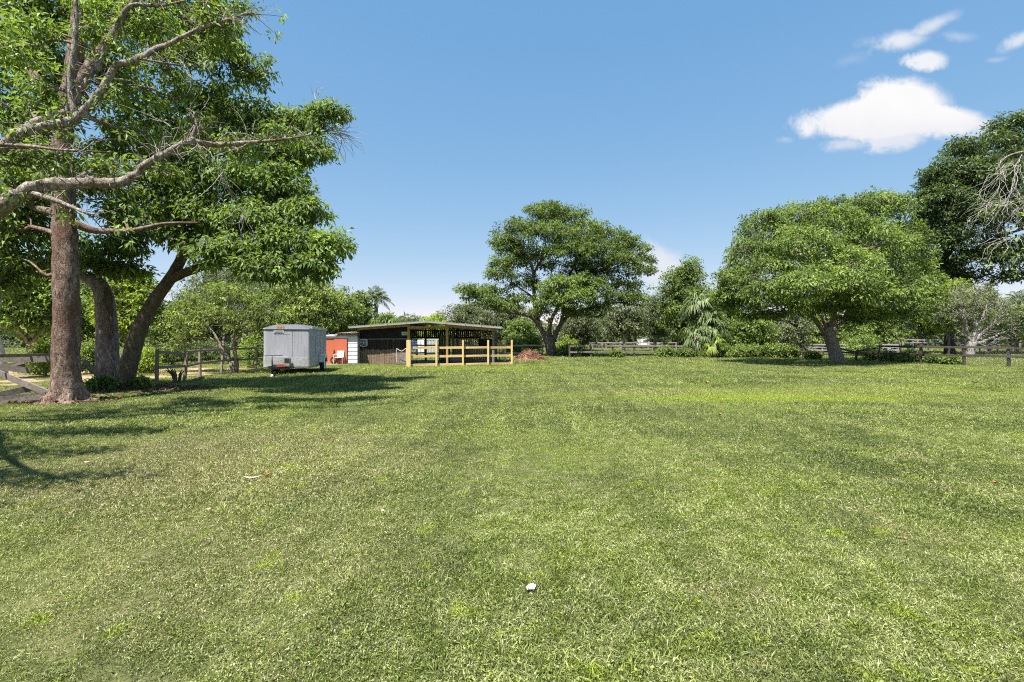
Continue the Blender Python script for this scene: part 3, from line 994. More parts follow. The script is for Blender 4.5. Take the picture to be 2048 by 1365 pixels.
tD.limb([fork, (-9.6, 6.4, 4.2), (-8.3, 4.8, 5.0), (-7.0, 3.7, 5.3), (-5.9, 3.1, 5.4)], 0.10, 0.02, k=9, bump=0.05)
tD.limb([(-9.6, 6.4, 4.2), (-8.4, 6.0, 4.9), (-7.3, 6.0, 5.2)], 0.06, 0.02, k=8, bump=0.05)
tD.limb([(-8.3, 4.8, 5.0), (-7.6, 3.0, 5.3), (-6.6, 2.2, 5.4)], 0.05, 0.02, k=8, bump=0.05)
for (c_, r_, nc) in (((-8.4, 4.6, 5.4), (1.9, 0.45, 0.35), 52), ((-7.0, 3.3, 5.5), (1.9, 0.32, 0.25), 50), ((-9.6, 5.6, 5.2), (1.6, 0.8, 0.5), 46), ((-7.9, 6.0, 5.4), (1.5, 0.28, 0.25), 40),
                     ((-7.4, 2.3, 5.5), (1.6, 0.30, 0.25), 40), ((-9.4, 3.2, 5.6), (1.5, 0.6, 0.4), 40), ((-9.8, 7.4, 5.6), (1.4, 0.7, 0.4), 36)):
    tD.lobe(c_, r_, nc, 24, 0.13, cl_r=0.24, flat=0.6, droop=0.45, tone=0.0, shell=0.1)
# leafy side twigs all along the limbs
lim = np.array([q for q, r_ in zip(tD.nodes, tD.nrad) if r_ < 0.11 and q[0] / q[1] > -1.2])
lim = np.repeat(lim, 2, 0)
tip = lim + norm(tD.rng.randn(len(lim), 3) + np.array([0.3, 0.7, 0.5])) * tD.rng.uniform(0.2, 0.75, (len(lim), 1))
arc = tD._pad(tD._arc(lim, tip, 4, 0.2, 0.05))
tD.bP.append(arc)
tD.bR.append(np.linspace(0.012, 0.004, 5)[None].repeat(len(lim), 0))
use = tD.rng.rand(len(tip)) < 0.24
tD.mid, tD.ext = tip.mean(0), 3.0
tD.clusters(tip[use], 0.17, 15, 0.105, 0.42, 0.6, 0.5, np.clip(tD.rng.normal(0.55, 0.18, use.sum()), 0, 1))
tD.finish()
rg = np.random.RandomState(15)
sets = [twig_spray(rg, at(px, py, Y), dr, L, n, spread=0.6, drop=0.2, r=0.0055) for (px, py, Y, dr, L, n) in (
    (455, 42, 9.4, (1, 0, 0.5), 0.9, 12), (500, 30, 9.5, (1, 0, 0.3), 0.6, 7), (390, 270, 8.8, (0.2, 0, -1), 1.0, 8), (430, 290, 8.9, (0.3, 0, -1), 1.2, 10),
    (300, 325, 8.6, (0.4, 0, 0.6), 0.9, 8), (330, 92, 9.2, (0.4, 0, -0.4), 0.9, 8), (350, 300, 8.7, (-0.2, 0, 1), 1.0, 8), (470, 395, 10, (0.3, 0, -0.7), 0.9, 10))]
V, Q = batch_tubes(np.concatenate([s_[0] for s_ in sets]), np.concatenate([s_[1] for s_ in sets]), 4)
tag(link('bare_twigs', mesh_np('bare_twigs', V - np.array(tD.root.location), [Q]), MATS['bark_twig'], tD.root), kind='stuff')

# --- spreading tree in the middle
YE = 46.0
tE = Tree('spreading_tree', 'large spreading tree with layered crown and forked grey trunk behind the mulch pile', 1102, YE, 'bark_shade', 'leaf_center', 21)
tE.plimb([(1103, 720, YE), (1102, 700, YE), (1099, 685, YE), (1097, 674, YE)], 0.54, 0.44, k=18, per=5, bump=0.05, flare=root_flare(5, 0.25, 0.4))
tE.plimb([(1094, 680, YE), (1080, 655, YE), (1066, 636, YE - .3), (1040, 628, YE - .6), (1005, 622, YE - 1), (970, 606, YE - 1.4), (935, 590, YE - 1.6)], 0.26, 0.05, k=10)
tE.plimb([(1094, 682, YE), (1078, 648, YE + .3), (1070, 610, YE + .5), (1068, 575, YE + .5), (1068, 548, YE + .5), (1082, 522, YE + .6), (1105, 492, YE + .6), (1120, 460, YE + .6)], 0.25, 0.06, k=10)
tE.plimb([(1068, 552, YE + .5), (1058, 518, YE), (1036, 492, YE), (1015, 478, YE)], 0.16, 0.05, k=8)
tE.plimb([(1099, 676, YE), (1100, 650, YE + .4), (1112, 620, YE + .8), (1130, 585, YE + 1), (1142, 545, YE + 1), (1165, 500, YE + 1), (1180, 470, YE + 1)], 0.23, 0.05, k=10)
tE.plimb([(1106, 682, YE), (1118, 655, YE - .5), (1140, 630, YE - .9), (1185, 615, YE - 1.0), (1235, 606, YE - 1), (1275, 612, YE - 1)], 0.25, 0.04, k=10)
tE.plimb([(1135, 575, YE + 1), (1175, 550, YE + 1), (1215, 520, YE + 1), (1250, 505, YE + 1)], 0.15, 0.05, k=8)
tE.plimb([(1118, 655, YE - .5), (1128, 625, YE - 1.4), (1140, 600, YE - 2.2), (1135, 580, YE - 2.6)], 0.16, 0.05, k=8)
tE.plimb([(1072, 600, YE + .5), (1045, 580, YE), (1015, 562, YE)], 0.12, 0.04, k=7)
for (px, py, dY, rx, ry, nc, tone) in (
        (1090, 430, 0, 48, 22, 60, 0), (1135, 440, 1, 52, 24, 62, 0), (1045, 462, 0, 55, 22, 60, 0), (1010, 492, 0, 32, 20, 34, 0), (1095, 470, -1.5, 62, 24, 62, 0.02),
        (1175, 466, 0, 50, 24, 54, 0), (1225, 480, 0.5, 42, 24, 44, 0), (1258, 497, 0.5, 42, 22, 42, 0), (1190, 505, -1.5, 60, 26, 60, 0.02), (1245, 525, -0.5, 48, 22, 44, 0),
        (1278, 545, 0, 30, 22, 28, 0), (1140, 505, -2, 55, 24, 50, 0), (1015, 530, 0, 40, 20, 38, 0), (1045, 512, 1.2, 45, 20, 34, -0.02), (1000, 552, -0.5, 36, 16, 30, 0.02),
        (1210, 555, 0, 45, 22, 36, -0.03), (1160, 545, 1.5, 40, 24, 30, -0.03), (1255, 575, -0.5, 42, 16, 30, 0), (1105, 540, 1.5, 30, 22, 18, -0.02),
        (1120, 575, -2.8, 42, 24, 62, 0.16), (1150, 600, -3.0, 48, 24, 66, 0.18), (1105, 605, -2.6, 38, 22, 48, 0.14), (1185, 580, -2.2, 40, 22, 48, 0.10), (1160, 562, -2.4, 30, 14, 26, 0.14),
        (1235, 598, -1, 42, 16, 34, 0.02), (1270, 600, -1, 30, 14, 22, 0), (938, 583, -1.6, 28, 12, 28, 0.12), (965, 596, -1.4, 38, 14, 34, 0.12), (1000, 610, -1.2, 38, 13, 30, 0.06),
        (1035, 602, 0, 34, 16, 24, -0.04), (985, 580, -1.0, 26, 10, 16, 0.05), (1195, 618, -1, 40, 14, 26, -0.04), (1060, 560, 0.5, 24, 16, 12, 0), (1290, 520, 0.3, 20, 12, 14, 0), (1070, 520, 0.8, 42, 22, 30, -0.02), (1110, 508, 1.5, 46, 22, 30, -0.02), (1045, 575, 0.6, 36, 14, 22, 0.0), (1180, 535, 0.5, 46, 22, 32, 0.0), (1150, 480, -1.0, 50, 22, 36, 0.02), (1225, 512, 1.5, 50, 24, 34, 0.0), (1080, 625, -0.8, 34, 12, 20, 0.0), (1150, 628, -1.5, 40, 12, 22, 0.02), (1020, 500, 1.2, 36, 20, 24, 0.0)):
    tE.plobe(px, py, YE + dY, rx, ry, int(nc * 1.4), 32, 0.25, cl_r=0.50, flat=0.5, droop=0.25, tone=tone + 0.07 * math.sin(px * 1.3 + py), shell=0.3, lower=0.4, up=0.3, depth=1.0)
tE.finish()

# --- dense round tree on the right
YF = 32.6
tF = Tree('round_tree', 'dense dome-crowned tree with leaning fluted pale trunk shading the right of the lawn', 1674, YF, 'bark_grey', 'leaf_ficus', 22)
tF.plimb([(1676, 730, YF), (1672, 712, YF), (1666, 690, YF), (1657, 668, YF), (1652, 655, YF)], 0.42, 0.33, k=22, per=6, bump=0.10, flare=root_flare(6, 0.38, 0.9))
tF.plimb([(1650, 668, YF), (1630, 640, YF - .3), (1600, 612, YF - .8), (1560, 590, YF - 1.2), (1520, 575, YF - 1.4)], 0.17, 0.05, k=9)
tF.plimb([(1655, 662, YF), (1645, 620, YF + .4), (1625, 570, YF + .8), (1600, 510, YF + 1), (1580, 460, YF + 1)], 0.17, 0.05, k=9)
tF.plimb([(1660, 662, YF), (1668, 630, YF - .6), (1680, 590, YF - 1.2), (1690, 540, YF - 1.4), (1695, 480, YF - 1.0)], 0.17, 0.05, k=9)
tF.plimb([(1663, 668, YF), (1690, 635, YF + .2), (1725, 600, YF + .4), (1765, 575, YF + .4), (1805, 560, YF + .4)], 0.17, 0.05, k=9)
tF.plimb([(1690, 635, YF + .2), (1715, 580, YF + 1.2), (1735, 510, YF + 1.6), (1745, 450, YF + 1.6)], 0.13, 0.04, k=8)
tF.plimb([(1655, 660, YF), (1640, 630, YF - 1.0), (1625, 605, YF - 2.0)], 0.10, 0.04, k=7)
for (px, py, dY, rx, ry, nc, tone) in (
        (1475, 580, -0.8, 42, 48, 70, 0), (1500, 520, -0.3, 48, 45, 75, 0.02), (1530, 465, 0.4, 52, 42, 78, 0.03), (1540, 560, -2.2, 62, 48, 95, 0.05), (1590, 445, 0.8, 55, 36, 75, 0.03),
        (1600, 500, -2.2, 66, 45, 100, 0.06), (1630, 575, -3.6, 70, 42, 110, 0.12), (1665, 460, -0.8, 62, 42, 90, 0.05), (1690, 540, -3.4, 66, 45, 105, 0.10), (1715, 425, 0.6, 56, 36, 78, 0.03),
        (1765, 425, 0.8, 55, 36, 74, 0.0), (1745, 490, -2.2, 66, 50, 100, 0.05), (1770, 570, -2.0, 62, 48, 92, 0.04), (1812, 500, 0, 45, 55, 72, 0), (1820, 590, 0, 40, 42, 58, 0.0),
        (1560, 610, -1.8, 50, 26, 46, -0.02), (1720, 600, -2.8, 55, 30, 60, 0.06), (1700, 640, 0.5, 45, 14, 18, -0.04), (1480, 615, -0.5, 30, 22, 30, -0.02), (1640, 420, 1.0, 26, 24, 26, 0.0),
        (1800, 625, -0.5, 40, 20, 32, -0.03), (1550, 520, 2.5, 80, 60, 70, 0), (1680, 500, 3.5, 100, 70, 90, 0), (1760, 520, 3.0, 80, 60, 70, 0), (1450, 560, -0.3, 18, 26, 20, 0), (1850, 600, 0.5, 34, 34, 36, 0.0), (1600, 575, -5.2, 52, 30, 56, 0.06), (1715, 575, -5.0, 52, 30, 54, 0.06), (1530, 590, -3.6, 42, 26, 40, 0.03), (1790, 590, -3.2, 42, 26, 40, 0.03), (1612, 622, -2.6, 46, 18, 34, 0.04), (1690, 618, -2.4, 46, 18, 34, 0.04), (1655, 600, -3.0, 40, 20, 34, 0.08), (1740, 632, -1.2, 40, 14, 22, 0.0), (1530, 632, -1.0, 36, 12, 20, -0.02), (1450, 600, -0.6, 22, 20, 22, 0.0), (1848, 560, 0.5, 30, 40, 32, 0.0), (1822, 632, 0.2, 30, 16, 20, 0.0)):
    tF.plobe(px, py, YF + dY, rx, ry, int(nc * 1.5), 32, 0.20, cl_r=0.40, flat=0.65, droop=0.45, tone=tone + 0.10 * math.sin(px * 1.7 + py), shell=0.45, lower=0.35, depth=1.0)
tF.finish()

# --- dark tree at the right edge
YG = 50.0
tG = Tree('dark_tree', 'tall dark-leaved tree rising behind the round tree at the right edge', 1897, YG, 'bark_dark', 'leaf_dark', 23)
tG.plimb([(1900, 726, YG), (1898, 660, YG), (1895, 590, YG), (1894, 530, YG), (1905, 470, YG), (1935, 400, YG), (1960, 330, YG), (1980, 270, YG)], 0.42, 0.10, k=14, bump=0.05, flare=root_flare(5, 0.3, 0.5))
tG.plimb([(1895, 530, YG), (1890, 460, YG - .5), (1900, 390, YG - 1), (1915, 330, YG - 1)], 0.25, 0.06, k=8)
tG.plimb([(1897, 550, YG), (1950, 500, YG - 1), (2010, 470, YG - 1.6), (2080, 450, YG - 2)], 0.25, 0.06, k=8)
tG.plimb([(1935, 400, YG), (2000, 370, YG), (2060, 330, YG), (2120, 280, YG)], 0.2, 0.05, k=8)
for (px, py, dY, rx, ry, nc) in (
        (1925, 300, -0.5, 34, 26, 34), (1985, 300, 0, 42, 34, 44), (2025, 255, 0, 40, 26, 40), (1890, 350, -0.8, 40, 32, 46), (1950, 360, -1.5, 56, 40, 66), (2015, 345, -1.5, 52, 48, 66),
        (1885, 410, -1.2, 46, 42, 56), (1940, 440, -2.0, 60, 45, 80), (2010, 430, -2.2, 60, 50, 76), (1890, 490, -1, 48, 45, 60), (1955, 520, -1.5, 52, 34, 56), (2025, 510, -2, 48, 36, 52),
        (1865, 540, 1.0, 40, 40, 40), (1920, 560, 0, 40, 20, 26), (2025, 555, -2, 30, 16, 18), (2085, 380, -1, 60, 120, 90), (2070, 270, 0, 50, 50, 50), (2120, 480, -2, 60, 70, 60),
        (1960, 400, 2.5, 80, 80, 80), (1880, 455, 2, 50, 60, 50), (2040, 400, 2.5, 70, 100, 80), (1860, 400, 0, 34, 34, 36), (1850, 460, 1, 36, 44, 40), (1868, 370, 0, 26, 22, 22), (1846, 520, 1, 34, 34, 30)):
    tG.plobe(px, py, YG + dY, rx, ry, int(nc * 1.6), 30, 0.34, cl_r=0.64, flat=0.6, droop=0.3, tone=-0.02, shell=0.3, lower=0.4, depth=1.0)
tG.finish()

# --- bare pale twigs hanging in from outside the frame on the right
YH = 13.0
tH = Tree('twiggy_tree', 'tangle of bare pale twigs with few yellowing leaves hanging in at the right edge', 2330, YH, 'bark_grey', 'leaf_citrus', 24)
tH.plimb([(2330, 800, YH), (2325, 700, YH), (2300, 560, YH), (2240, 420, YH), (2160, 330, YH), (2090, 302, YH), (2040, 305, YH), (2008, 318, YH), (1990, 345, YH)], 0.13, 0.007, k=10, per=6, power=0.45)
tH.plimb([(2240, 420, YH), (2150, 400, YH + .3), (2080, 390, YH + .4), (2030, 402, YH + .4)], 0.035, 0.008, k=6)
tH.plimb([(2290, 520, YH), (2180, 470, YH - .3), (2090, 452, YH - .3), (2040, 470, YH - .3)], 0.035, 0.008, k=6)
rg = np.random.RandomState(33)
sets = [twig_spray(rg, at(px, py, YH), dr, L, n, m=12, spread=0.5, drop=0.55, r=0.0055) for (px, py, dr, L, n) in (
    (2012, 318, (-0.25, 0, -1), 1.7, 16), (2045, 306, (-0.3, 0, -0.9), 2.0, 16), (2030, 402, (-1, 0, -0.2), 1.3, 18), (2080, 390, (-0.8, 0, -0.6), 1.4, 12), (2040, 470, (-0.8, 0, -0.3), 1.1, 14),
    (2040, 330, (-0.9, 0, -0.1), 0.9, 8))]
V, Q = batch_tubes(np.concatenate([s_[0] for s_ in sets]), np.concatenate([s_[1] for s_ in sets]), 4)
tag(link('bare_twigs', mesh_np('bare_twigs', V - np.array(tH.root.location), [Q]), MATS['bark_twig'], tH.root), kind='stuff')
cc = np.array([at(px, py, YH - 0.1) for px, py in ((2040, 430), (2030, 500), (2042, 470), (1960, 425), (1978, 532), (2015, 460), (2046, 400), (2000, 490), (2035, 545), (1990, 410))])
tH.clusters(cc, 0.14, 7, 0.11, 0.6, 0.8, 0.5, np.full(len(cc), 0.62))
tH.finish()


# ------------------------------------------------------------------ middle-distance trees with automatic boughs
def auto_tree(name, label, px, top, hw, Y, leaf, bark, seed, bottom=None, n_lobe=12, ncl=34, nleaf=20, size=0.24, flat=0.6, droop=0.35, tone=0.0, trunk_r=None, lean=0.0, cat='tree', group=None,
              dome=0.75, fork=0.3, depth=0.9, gap=0.9):
    t = Tree(name, label, px, Y, bark, leaf, seed, cat=cat, group=group)
    rng = t.rng
    ht = EYE + (CY - top) / F_PX * Y
    rw = hw / F_PX * Y
    zb = 0.28 * ht if bottom is None else max(0.05, EYE + (CY - bottom) / F_PX * Y)
    x0 = t.loc[0]
    r0 = trunk_r if trunk_r else 0.025 * ht + 0.04
    zf = max(0.25, fork * ht)
    t.limb([(x0, Y, -0.1), (x0 + lean * 0.3, Y, zf * 0.5), (x0 + lean, Y, zf)], r0, r0 * 0.75, k=9, bump=0.06)
    n_main = 5
    for i in range(n_main):
        a = 6.283 * i / n_main + rng.uniform(-0.4, 0.4)
        q = rng.uniform(0.3, 0.6)
        e = np.array([x0 + lean + math.cos(a) * rw * q, Y + math.sin(a) * rw * q * depth, zf + (ht - zf) * rng.uniform(0.45, 0.75)])
        s0 = np.array([x0 + lean, Y, zf * rng.uniform(0.75, 1.0)])
        mid = (s0 + e) / 2 + np.array([math.cos(a) * rw * 0.12, math.sin(a) * rw * 0.12, -0.05 * ht])
        t.limb([s0, mid, e], r0 * 0.5, r0 * 0.14, k=6, bump=0.05)
    zc = (zb + ht) / 2
    hz = (ht - zb) / 2
    for i in range(n_lobe):
        # golden-angle spread over the dome so the outline is uneven but closed
        f = (i + 0.5) / n_lobe
        zz = 1 - 1.75 * f
        a = i * 2.39996 + rng.uniform(-0.3, 0.3)
        rad = math.sqrt(max(0.0, 1 - zz * zz)) * rng.uniform(0.5, gap) * (1.0 if zz > 0 else 0.95)
        lr = rng.uniform(0.30, 0.46)
        c = (x0 + lean + math.cos(a) * rad * rw * 0.75, Y + math.sin(a) * rad * rw * 0.75 * depth, zc + zz * hz * dome * rng.uniform(0.85, 1.05))
        t.lobe(c, (rw * lr * 1.15, rw * lr * 1.1 * depth, hz * lr * 1.05), ncl, nleaf, size, flat=flat, droop=droop, tone=tone + rng.normal(0, 0.05), cl_r=max(0.25, 0.2 * rw * lr + 0.25), shell=0.35)
    t.finish()
    return t.root


BG = 'trees beyond the fences'
# behind the trailer and the shed
auto_tree('mango_tree', 'round mango tree with drooping yellow-green leaf rosettes behind the silver trailer', 595, 548, 108, 41, 'leaf_mango', 'bark_grey', 31, bottom=712, n_lobe=20, ncl=46, nleaf=24, size=0.26, droop=0.7, tone=0.08, group=BG)
auto_tree('mango_tree', 'smaller olive mango tree between the trailer and the palm', 672, 578, 55, 44, 'leaf_mango', 'bark_grey', 32, bottom=705, n_lobe=14, ncl=34, size=0.26, droop=0.7, tone=-0.04, group=BG)
auto_tree('broadleaf_tree', 'tall grey-green tree behind the small citrus tree', 455, 528, 105, 38, 'leaf_oak', 'bark_grey', 33, bottom=700, n_lobe=18, ncl=40, nleaf=22, size=0.22, tone=0.0, group=BG)
auto_tree('broadleaf_tree', 'bright tree with flat leaf layers seen between the hollow trunk and the leaning trunk', 262, 545, 70, 32, 'leaf_lime', 'bark_grey', 34, bottom=700, n_lobe=16, ncl=36, nleaf=22, size=0.24, flat=0.25, droop=0.1, tone=0.0, group=BG)
auto_tree('broadleaf_tree', 'leafy green tree at the left edge behind the straight trunk', 60, 530, 75, 24, 'leaf_rich', 'bark_grey', 35, bottom=690, n_lobe=16, ncl=36, nleaf=22, size=0.22, tone=0.12, group=BG)
auto_tree('broadleaf_tree', 'dark green tree filling the gap right of the straight trunk', 170, 560, 80, 34, 'leaf_shrub', 'bark_grey', 36, bottom=705, n_lobe=15, ncl=34, nleaf=22, size=0.24, tone=0.02, group=BG)
auto_tree('broadleaf_tree', 'shaded bushy tree behind the left-hand paddock fence', 370, 600, 75, 36, 'leaf_deep', 'bark_grey', 37, bottom=715, n_lobe=14, ncl=34, nleaf=22, size=0.24, tone=-0.02, group=BG)
auto_tree('pale_trunk_tree', 'tree with pale leaning trunk at the far left edge', 2, 470, 60, 19, 'leaf_rich', 'bark_twig', 38, bottom=640, n_lobe=8, ncl=26, size=0.18, trunk_r=0.24, lean=-0.6, fork=0.45, group=BG)
# behind the stable
auto_tree('broadleaf_tree', 'olive tree half hidden behind the feather palm', 715, 585, 40, 60, 'leaf_citrus', 'bark_grey', 41, bottom=700, n_lobe=12, ncl=26, size=0.34, group=BG)
auto_tree('broadleaf_tree', 'low yellowish tree beside the palm trunk behind the stable', 770, 628, 36, 62, 'leaf_mango', 'bark_grey', 42, bottom=700, n_lobe=10, ncl=22, size=0.34, group=BG)
auto_tree('broadleaf_tree', 'low hazy blue-green tree above the left half of the stable roof', 815, 630, 42, 95, 'leaf_oak', 'bark_grey', 43, bottom=690, n_lobe=10, ncl=20, size=0.45, group=BG)
auto_tree('broadleaf_tree', 'lime green rounded treetop above the stable ridge', 868, 627, 34, 84, 'leaf_lime', 'bark_grey', 44, bottom=690, n_lobe=10, ncl=24, size=0.4, tone=0.15, group=BG)
auto_tree('oak_tree', 'silvery oak behind the right end of the stable roof', 938, 603, 58, 62, 'leaf_oak', 'bark_grey', 45, bottom=710, n_lobe=16, ncl=32, size=0.3, tone=0.1, group=BG)
auto_tree('oak_tree', 'silvery oak behind the stable, nearest the spreading tree', 1015, 600, 58, 64, 'leaf_oak', 'bark_grey', 46, bottom=712, n_lobe=16, ncl=32, size=0.3, tone=0.05, group=BG)
auto_tree('broadleaf_tree', 'dark leafy tree behind the mulch pile', 1040, 640, 40, 54, 'leaf_shrub', 'bark_grey', 47, bottom=716, n_lobe=12, ncl=28, size=0.28, tone=0.0, group=BG)
auto_tree('oak_tree', 'grey-green oak seen just right of the spreading tree trunk', 1160, 618, 50, 66, 'leaf_oak', 'bark_grey', 48, bottom=702, n_lobe=14, ncl=30, size=0.32, group=BG)
auto_tree('oak_tree', 'grey-green oak with slender pale trunk behind the middle fence', 1248, 610, 50, 62, 'leaf_oak', 'bark_twig', 49, bottom=690, n_lobe=15, ncl=30, size=0.3, trunk_r=0.22, fork=0.42, group=BG)
auto_tree('oak_tree', 'hazy oak closing the gap left of the tall dense tree', 1310, 592, 46, 70, 'leaf_oak', 'bark_grey', 50, bottom=700, n_lobe=14, ncl=30, size=0.32, tone=-0.03, group=BG)
auto_tree('broadleaf_tree', 'tall dense green tree between the spreading tree and the round tree', 1370, 528, 55, 52, 'leaf_shrub', 'bark_dark', 51, bottom=700, n_lobe=20, ncl=40, nleaf=22, size=0.28, dome=0.85, group=BG)
auto_tree('broadleaf_tree', 'leafy tree just behind the left side of the round tree', 1440, 575, 48, 50, 'leaf_rich', 'bark_dark', 52, bottom=706, n_lobe=15, ncl=32, size=0.28, tone=0.1, group=BG)
auto_tree('broadleaf_tree', 'layered pale green tree under the left boughs of the round tree', 1505, 625, 55, 47, 'leaf_shrub', 'bark_dark', 53, bottom=712, n_lobe=14, ncl=32, size=0.26, flat=0.3, tone=0.1, group=BG)
auto_tree('broadleaf_tree', 'sage grey tree under the boughs left of the leaning pale trunk', 1575, 622, 48, 49, 'leaf_sage', 'bark_grey', 54, bottom=708, n_lobe=14, ncl=32, size=0.24, tone=-0.05, group=BG)
auto_tree('broadleaf_tree', 'green tree directly behind the leaning pale trunk', 1640, 630, 45, 52, 'leaf_citrus', 'bark_grey', 55, bottom=708, n_lobe=14, ncl=30, size=0.26, group=BG)
auto_tree('broadleaf_tree', 'blue-green tree right of the leaning pale trunk', 1740, 600, 62, 54, 'leaf_shrub', 'bark_grey', 56, bottom=708, n_lobe=16, ncl=34, size=0.28, tone=0.08, group=BG)
auto_tree('broadleaf_tree', 'yellow-green tree behind the far grey railing', 1842, 600, 52, 62, 'leaf_lime', 'bark_grey', 57, bottom=690, n_lobe=14, ncl=28, size=0.32, tone=-0.05, group=BG)
auto_tree('broadleaf_tree', 'yellow-green tree in front of the dark tree trunk', 1898, 562, 58, 47, 'leaf_lime', 'bark_grey', 58, bottom=672, n_lobe=18, ncl=30, nleaf=22, size=0.27, tone=-0.12, gap=1.25, trunk_r=0.12, group=BG)
auto_tree('broadleaf_tree', 'rounded olive tree at the right edge beyond the railing', 2035, 612, 55, 60, 'leaf_citrus', 'bark_grey', 59, bottom=690, n_lobe=14, ncl=28, size=0.32, group=BG)
auto_tree('conifer_tree', 'small dark pointed evergreen showing above the gnarled pale tree', 1982, 570, 16, 72, 'leaf_dark', 'bark_dark', 60, bottom=690, n_lobe=12, ncl=18, size=0.3, dome=0.95, group=BG)

# citrus tree by the left fence
tK = Tree('citrus_tree', 'small open-crowned tree with twisted stems beside the left fence', 466, 23.0, 'bark_grey', 'leaf_citrus', 61)
YK = 23.0
tK.plimb([(470, 748, YK), (464, 735, YK), (455, 718, YK), (446, 700, YK), (430, 670, YK), (405, 640, YK)], 0.13, 0.03, k=9)
tK.plimb([(470, 747, YK), (473, 725, YK), (468, 690, YK), (470, 660, YK), (480, 620, YK)], 0.12, 0.03, k=9)
tK.plimb([(446, 700, YK), (448, 660, YK + .4), (440, 620, YK + .4)], 0.07, 0.02, k=7)
tK.plimb([(470, 680, YK), (500, 660, YK), (530, 640, YK)], 0.06, 0.02, k=7)
for (px, py, dY, rx, ry, nc) in ((355, 650, 0, 42, 32, 42), (390, 615, 0, 48, 34, 50), (440, 592, 0.4, 55, 30, 54), (490, 600, 0.3, 52, 32, 52), (535, 628, 0, 40, 34, 40), (430, 640, -1, 55, 34, 46),
                                 (500, 650, -0.6, 48, 30, 38), (380, 675, -0.4, 40, 22, 28), (540, 665, 0, 30, 22, 20), (345, 690, 0, 30, 18, 18)):
    tK.plobe(px, py, YK + dY, rx, ry, nc, 20, 0.15, cl_r=0.28, flat=0.6, droop=0.3, tone=0.03, shell=0.25)
tK.finish()

# gnarled pale tree on the right
YJ = 43.0
tJ = Tree('gnarled_tree', 'gnarled bare-looking tree with whitish crooked branches beyond the right fence', 1938, YJ, 'bark_white', 'leaf_sage', 62)
tJ.plimb([(1938, 716, YJ), (1940, 700, YJ), (1944, 685, YJ)], 0.42, 0.34, k=12, bump=0.08)
for pts in ([(1942, 690, YJ), (1935, 665, YJ), (1925, 640, YJ), (1905, 622, YJ), (1880, 612, YJ)], [(1944, 688, YJ), (1950, 660, YJ), (1945, 630, YJ), (1955, 600, YJ), (1950, 585, YJ)],
            [(1946, 688, YJ), (1962, 668, YJ), (1985, 650, YJ), (1995, 630, YJ), (2010, 615, YJ)], [(1950, 655, YJ), (1970, 630, YJ), (1975, 605, YJ)], [(1930, 650, YJ), (1925, 615, YJ), (1915, 590, YJ)],
            [(1948, 690, YJ), (1975, 680, YJ), (2000, 668, YJ), (2020, 660, YJ)]):
    tJ.plimb(pts, 0.17, 0.035, k=7, wob=0.05)
rg = np.random.RandomState(71)
sets = []
for nd in tJ.nodes[10::2]:
    sets.append(twig_spray(rg, nd, nd - np.array([atx(1945, YJ), YJ, 1.6]), 1.3, 6, m=6, spread=0.7, drop=-0.2, r=0.026))
V, Q = batch_tubes(np.concatenate([s_[0] for s_ in sets]), np.concatenate([s_[1] for s_ in sets]), 4)
tag(link('bare_twigs', mesh_np('bare_twigs', V - tJ.loc, [Q]), MATS['bark_white'], tJ.root), kind='stuff')
for (px, py, rx, ry, nc) in ((1890, 610, 34, 20, 20), (1925, 592, 36, 18, 22), (1970, 590, 36, 18, 22), (2005, 612, 34, 20, 20), (1905, 640, 34, 20, 12), (1990, 645, 36, 20, 14), (1950, 615, 40, 22, 16), (2030, 640, 26, 18, 14), (1870, 630, 22, 18, 14)):
    tJ.plobe(px, py, YJ, rx, ry, int(nc * 1.8), 20, 0.17, cl_r=0.4, flat=0.5, droop=0.2, tone=-0.05, shell=0.3)
tJ.finish()


# ------------------------------------------------------------------ far wood along the horizon
def far_wood():
    rng = np.random.RandomState(90)
    LV, LQ, LA, n = [], [], [], 0
    for i in range(240):
        Y = rng.uniform(105, 150)
        x = rng.uniform(-1.25, 1.25) * Y
        h = rng.uniform(4.5, 7.8) * (1.45 if x > 0.12 * Y else 1.0)
        r_ = rng.uniform(4.0, 7.0)
        k = 220
        u = norm(rng.randn(k, 3))
        u[:, 2] = np.abs(u[:, 2])
        p0 = np.array([x, Y, 0]) + u * np.array([r_, r_, h]) * rng.uniform(0.75, 1.03, (k, 1))
        d = norm(rng.randn(k, 3) + np.array([0, 0, -0.3]))
        s = norm(np.cross(d, norm(rng.randn(k, 3) * 0.6 + np.array([0, -0.6, 0.8]))))
        L = rng.uniform(0.9, 1.8, k)
        V, Q = kites(p0, d, s, L, L * 0.6)
        V[:, 2] = np.maximum(V[:, 2], 0.05)
        LV.append(V)
        LQ.append(Q + n)
        n += len(V)
        LA.append(np.clip(rng.normal(0.45 + rng.normal(0, 0.12), 0.18, k), 0, 1).repeat(4))
    o = link('distant_wood', mesh_np('distant_wood', np.concatenate(LV), [np.concatenate(LQ)], np.concatenate(LA)), MATS['leaf_oak'])
    tag(o, 'distant grey-green wood closing the horizon', 'woodland', kind='stuff')


far_wood()


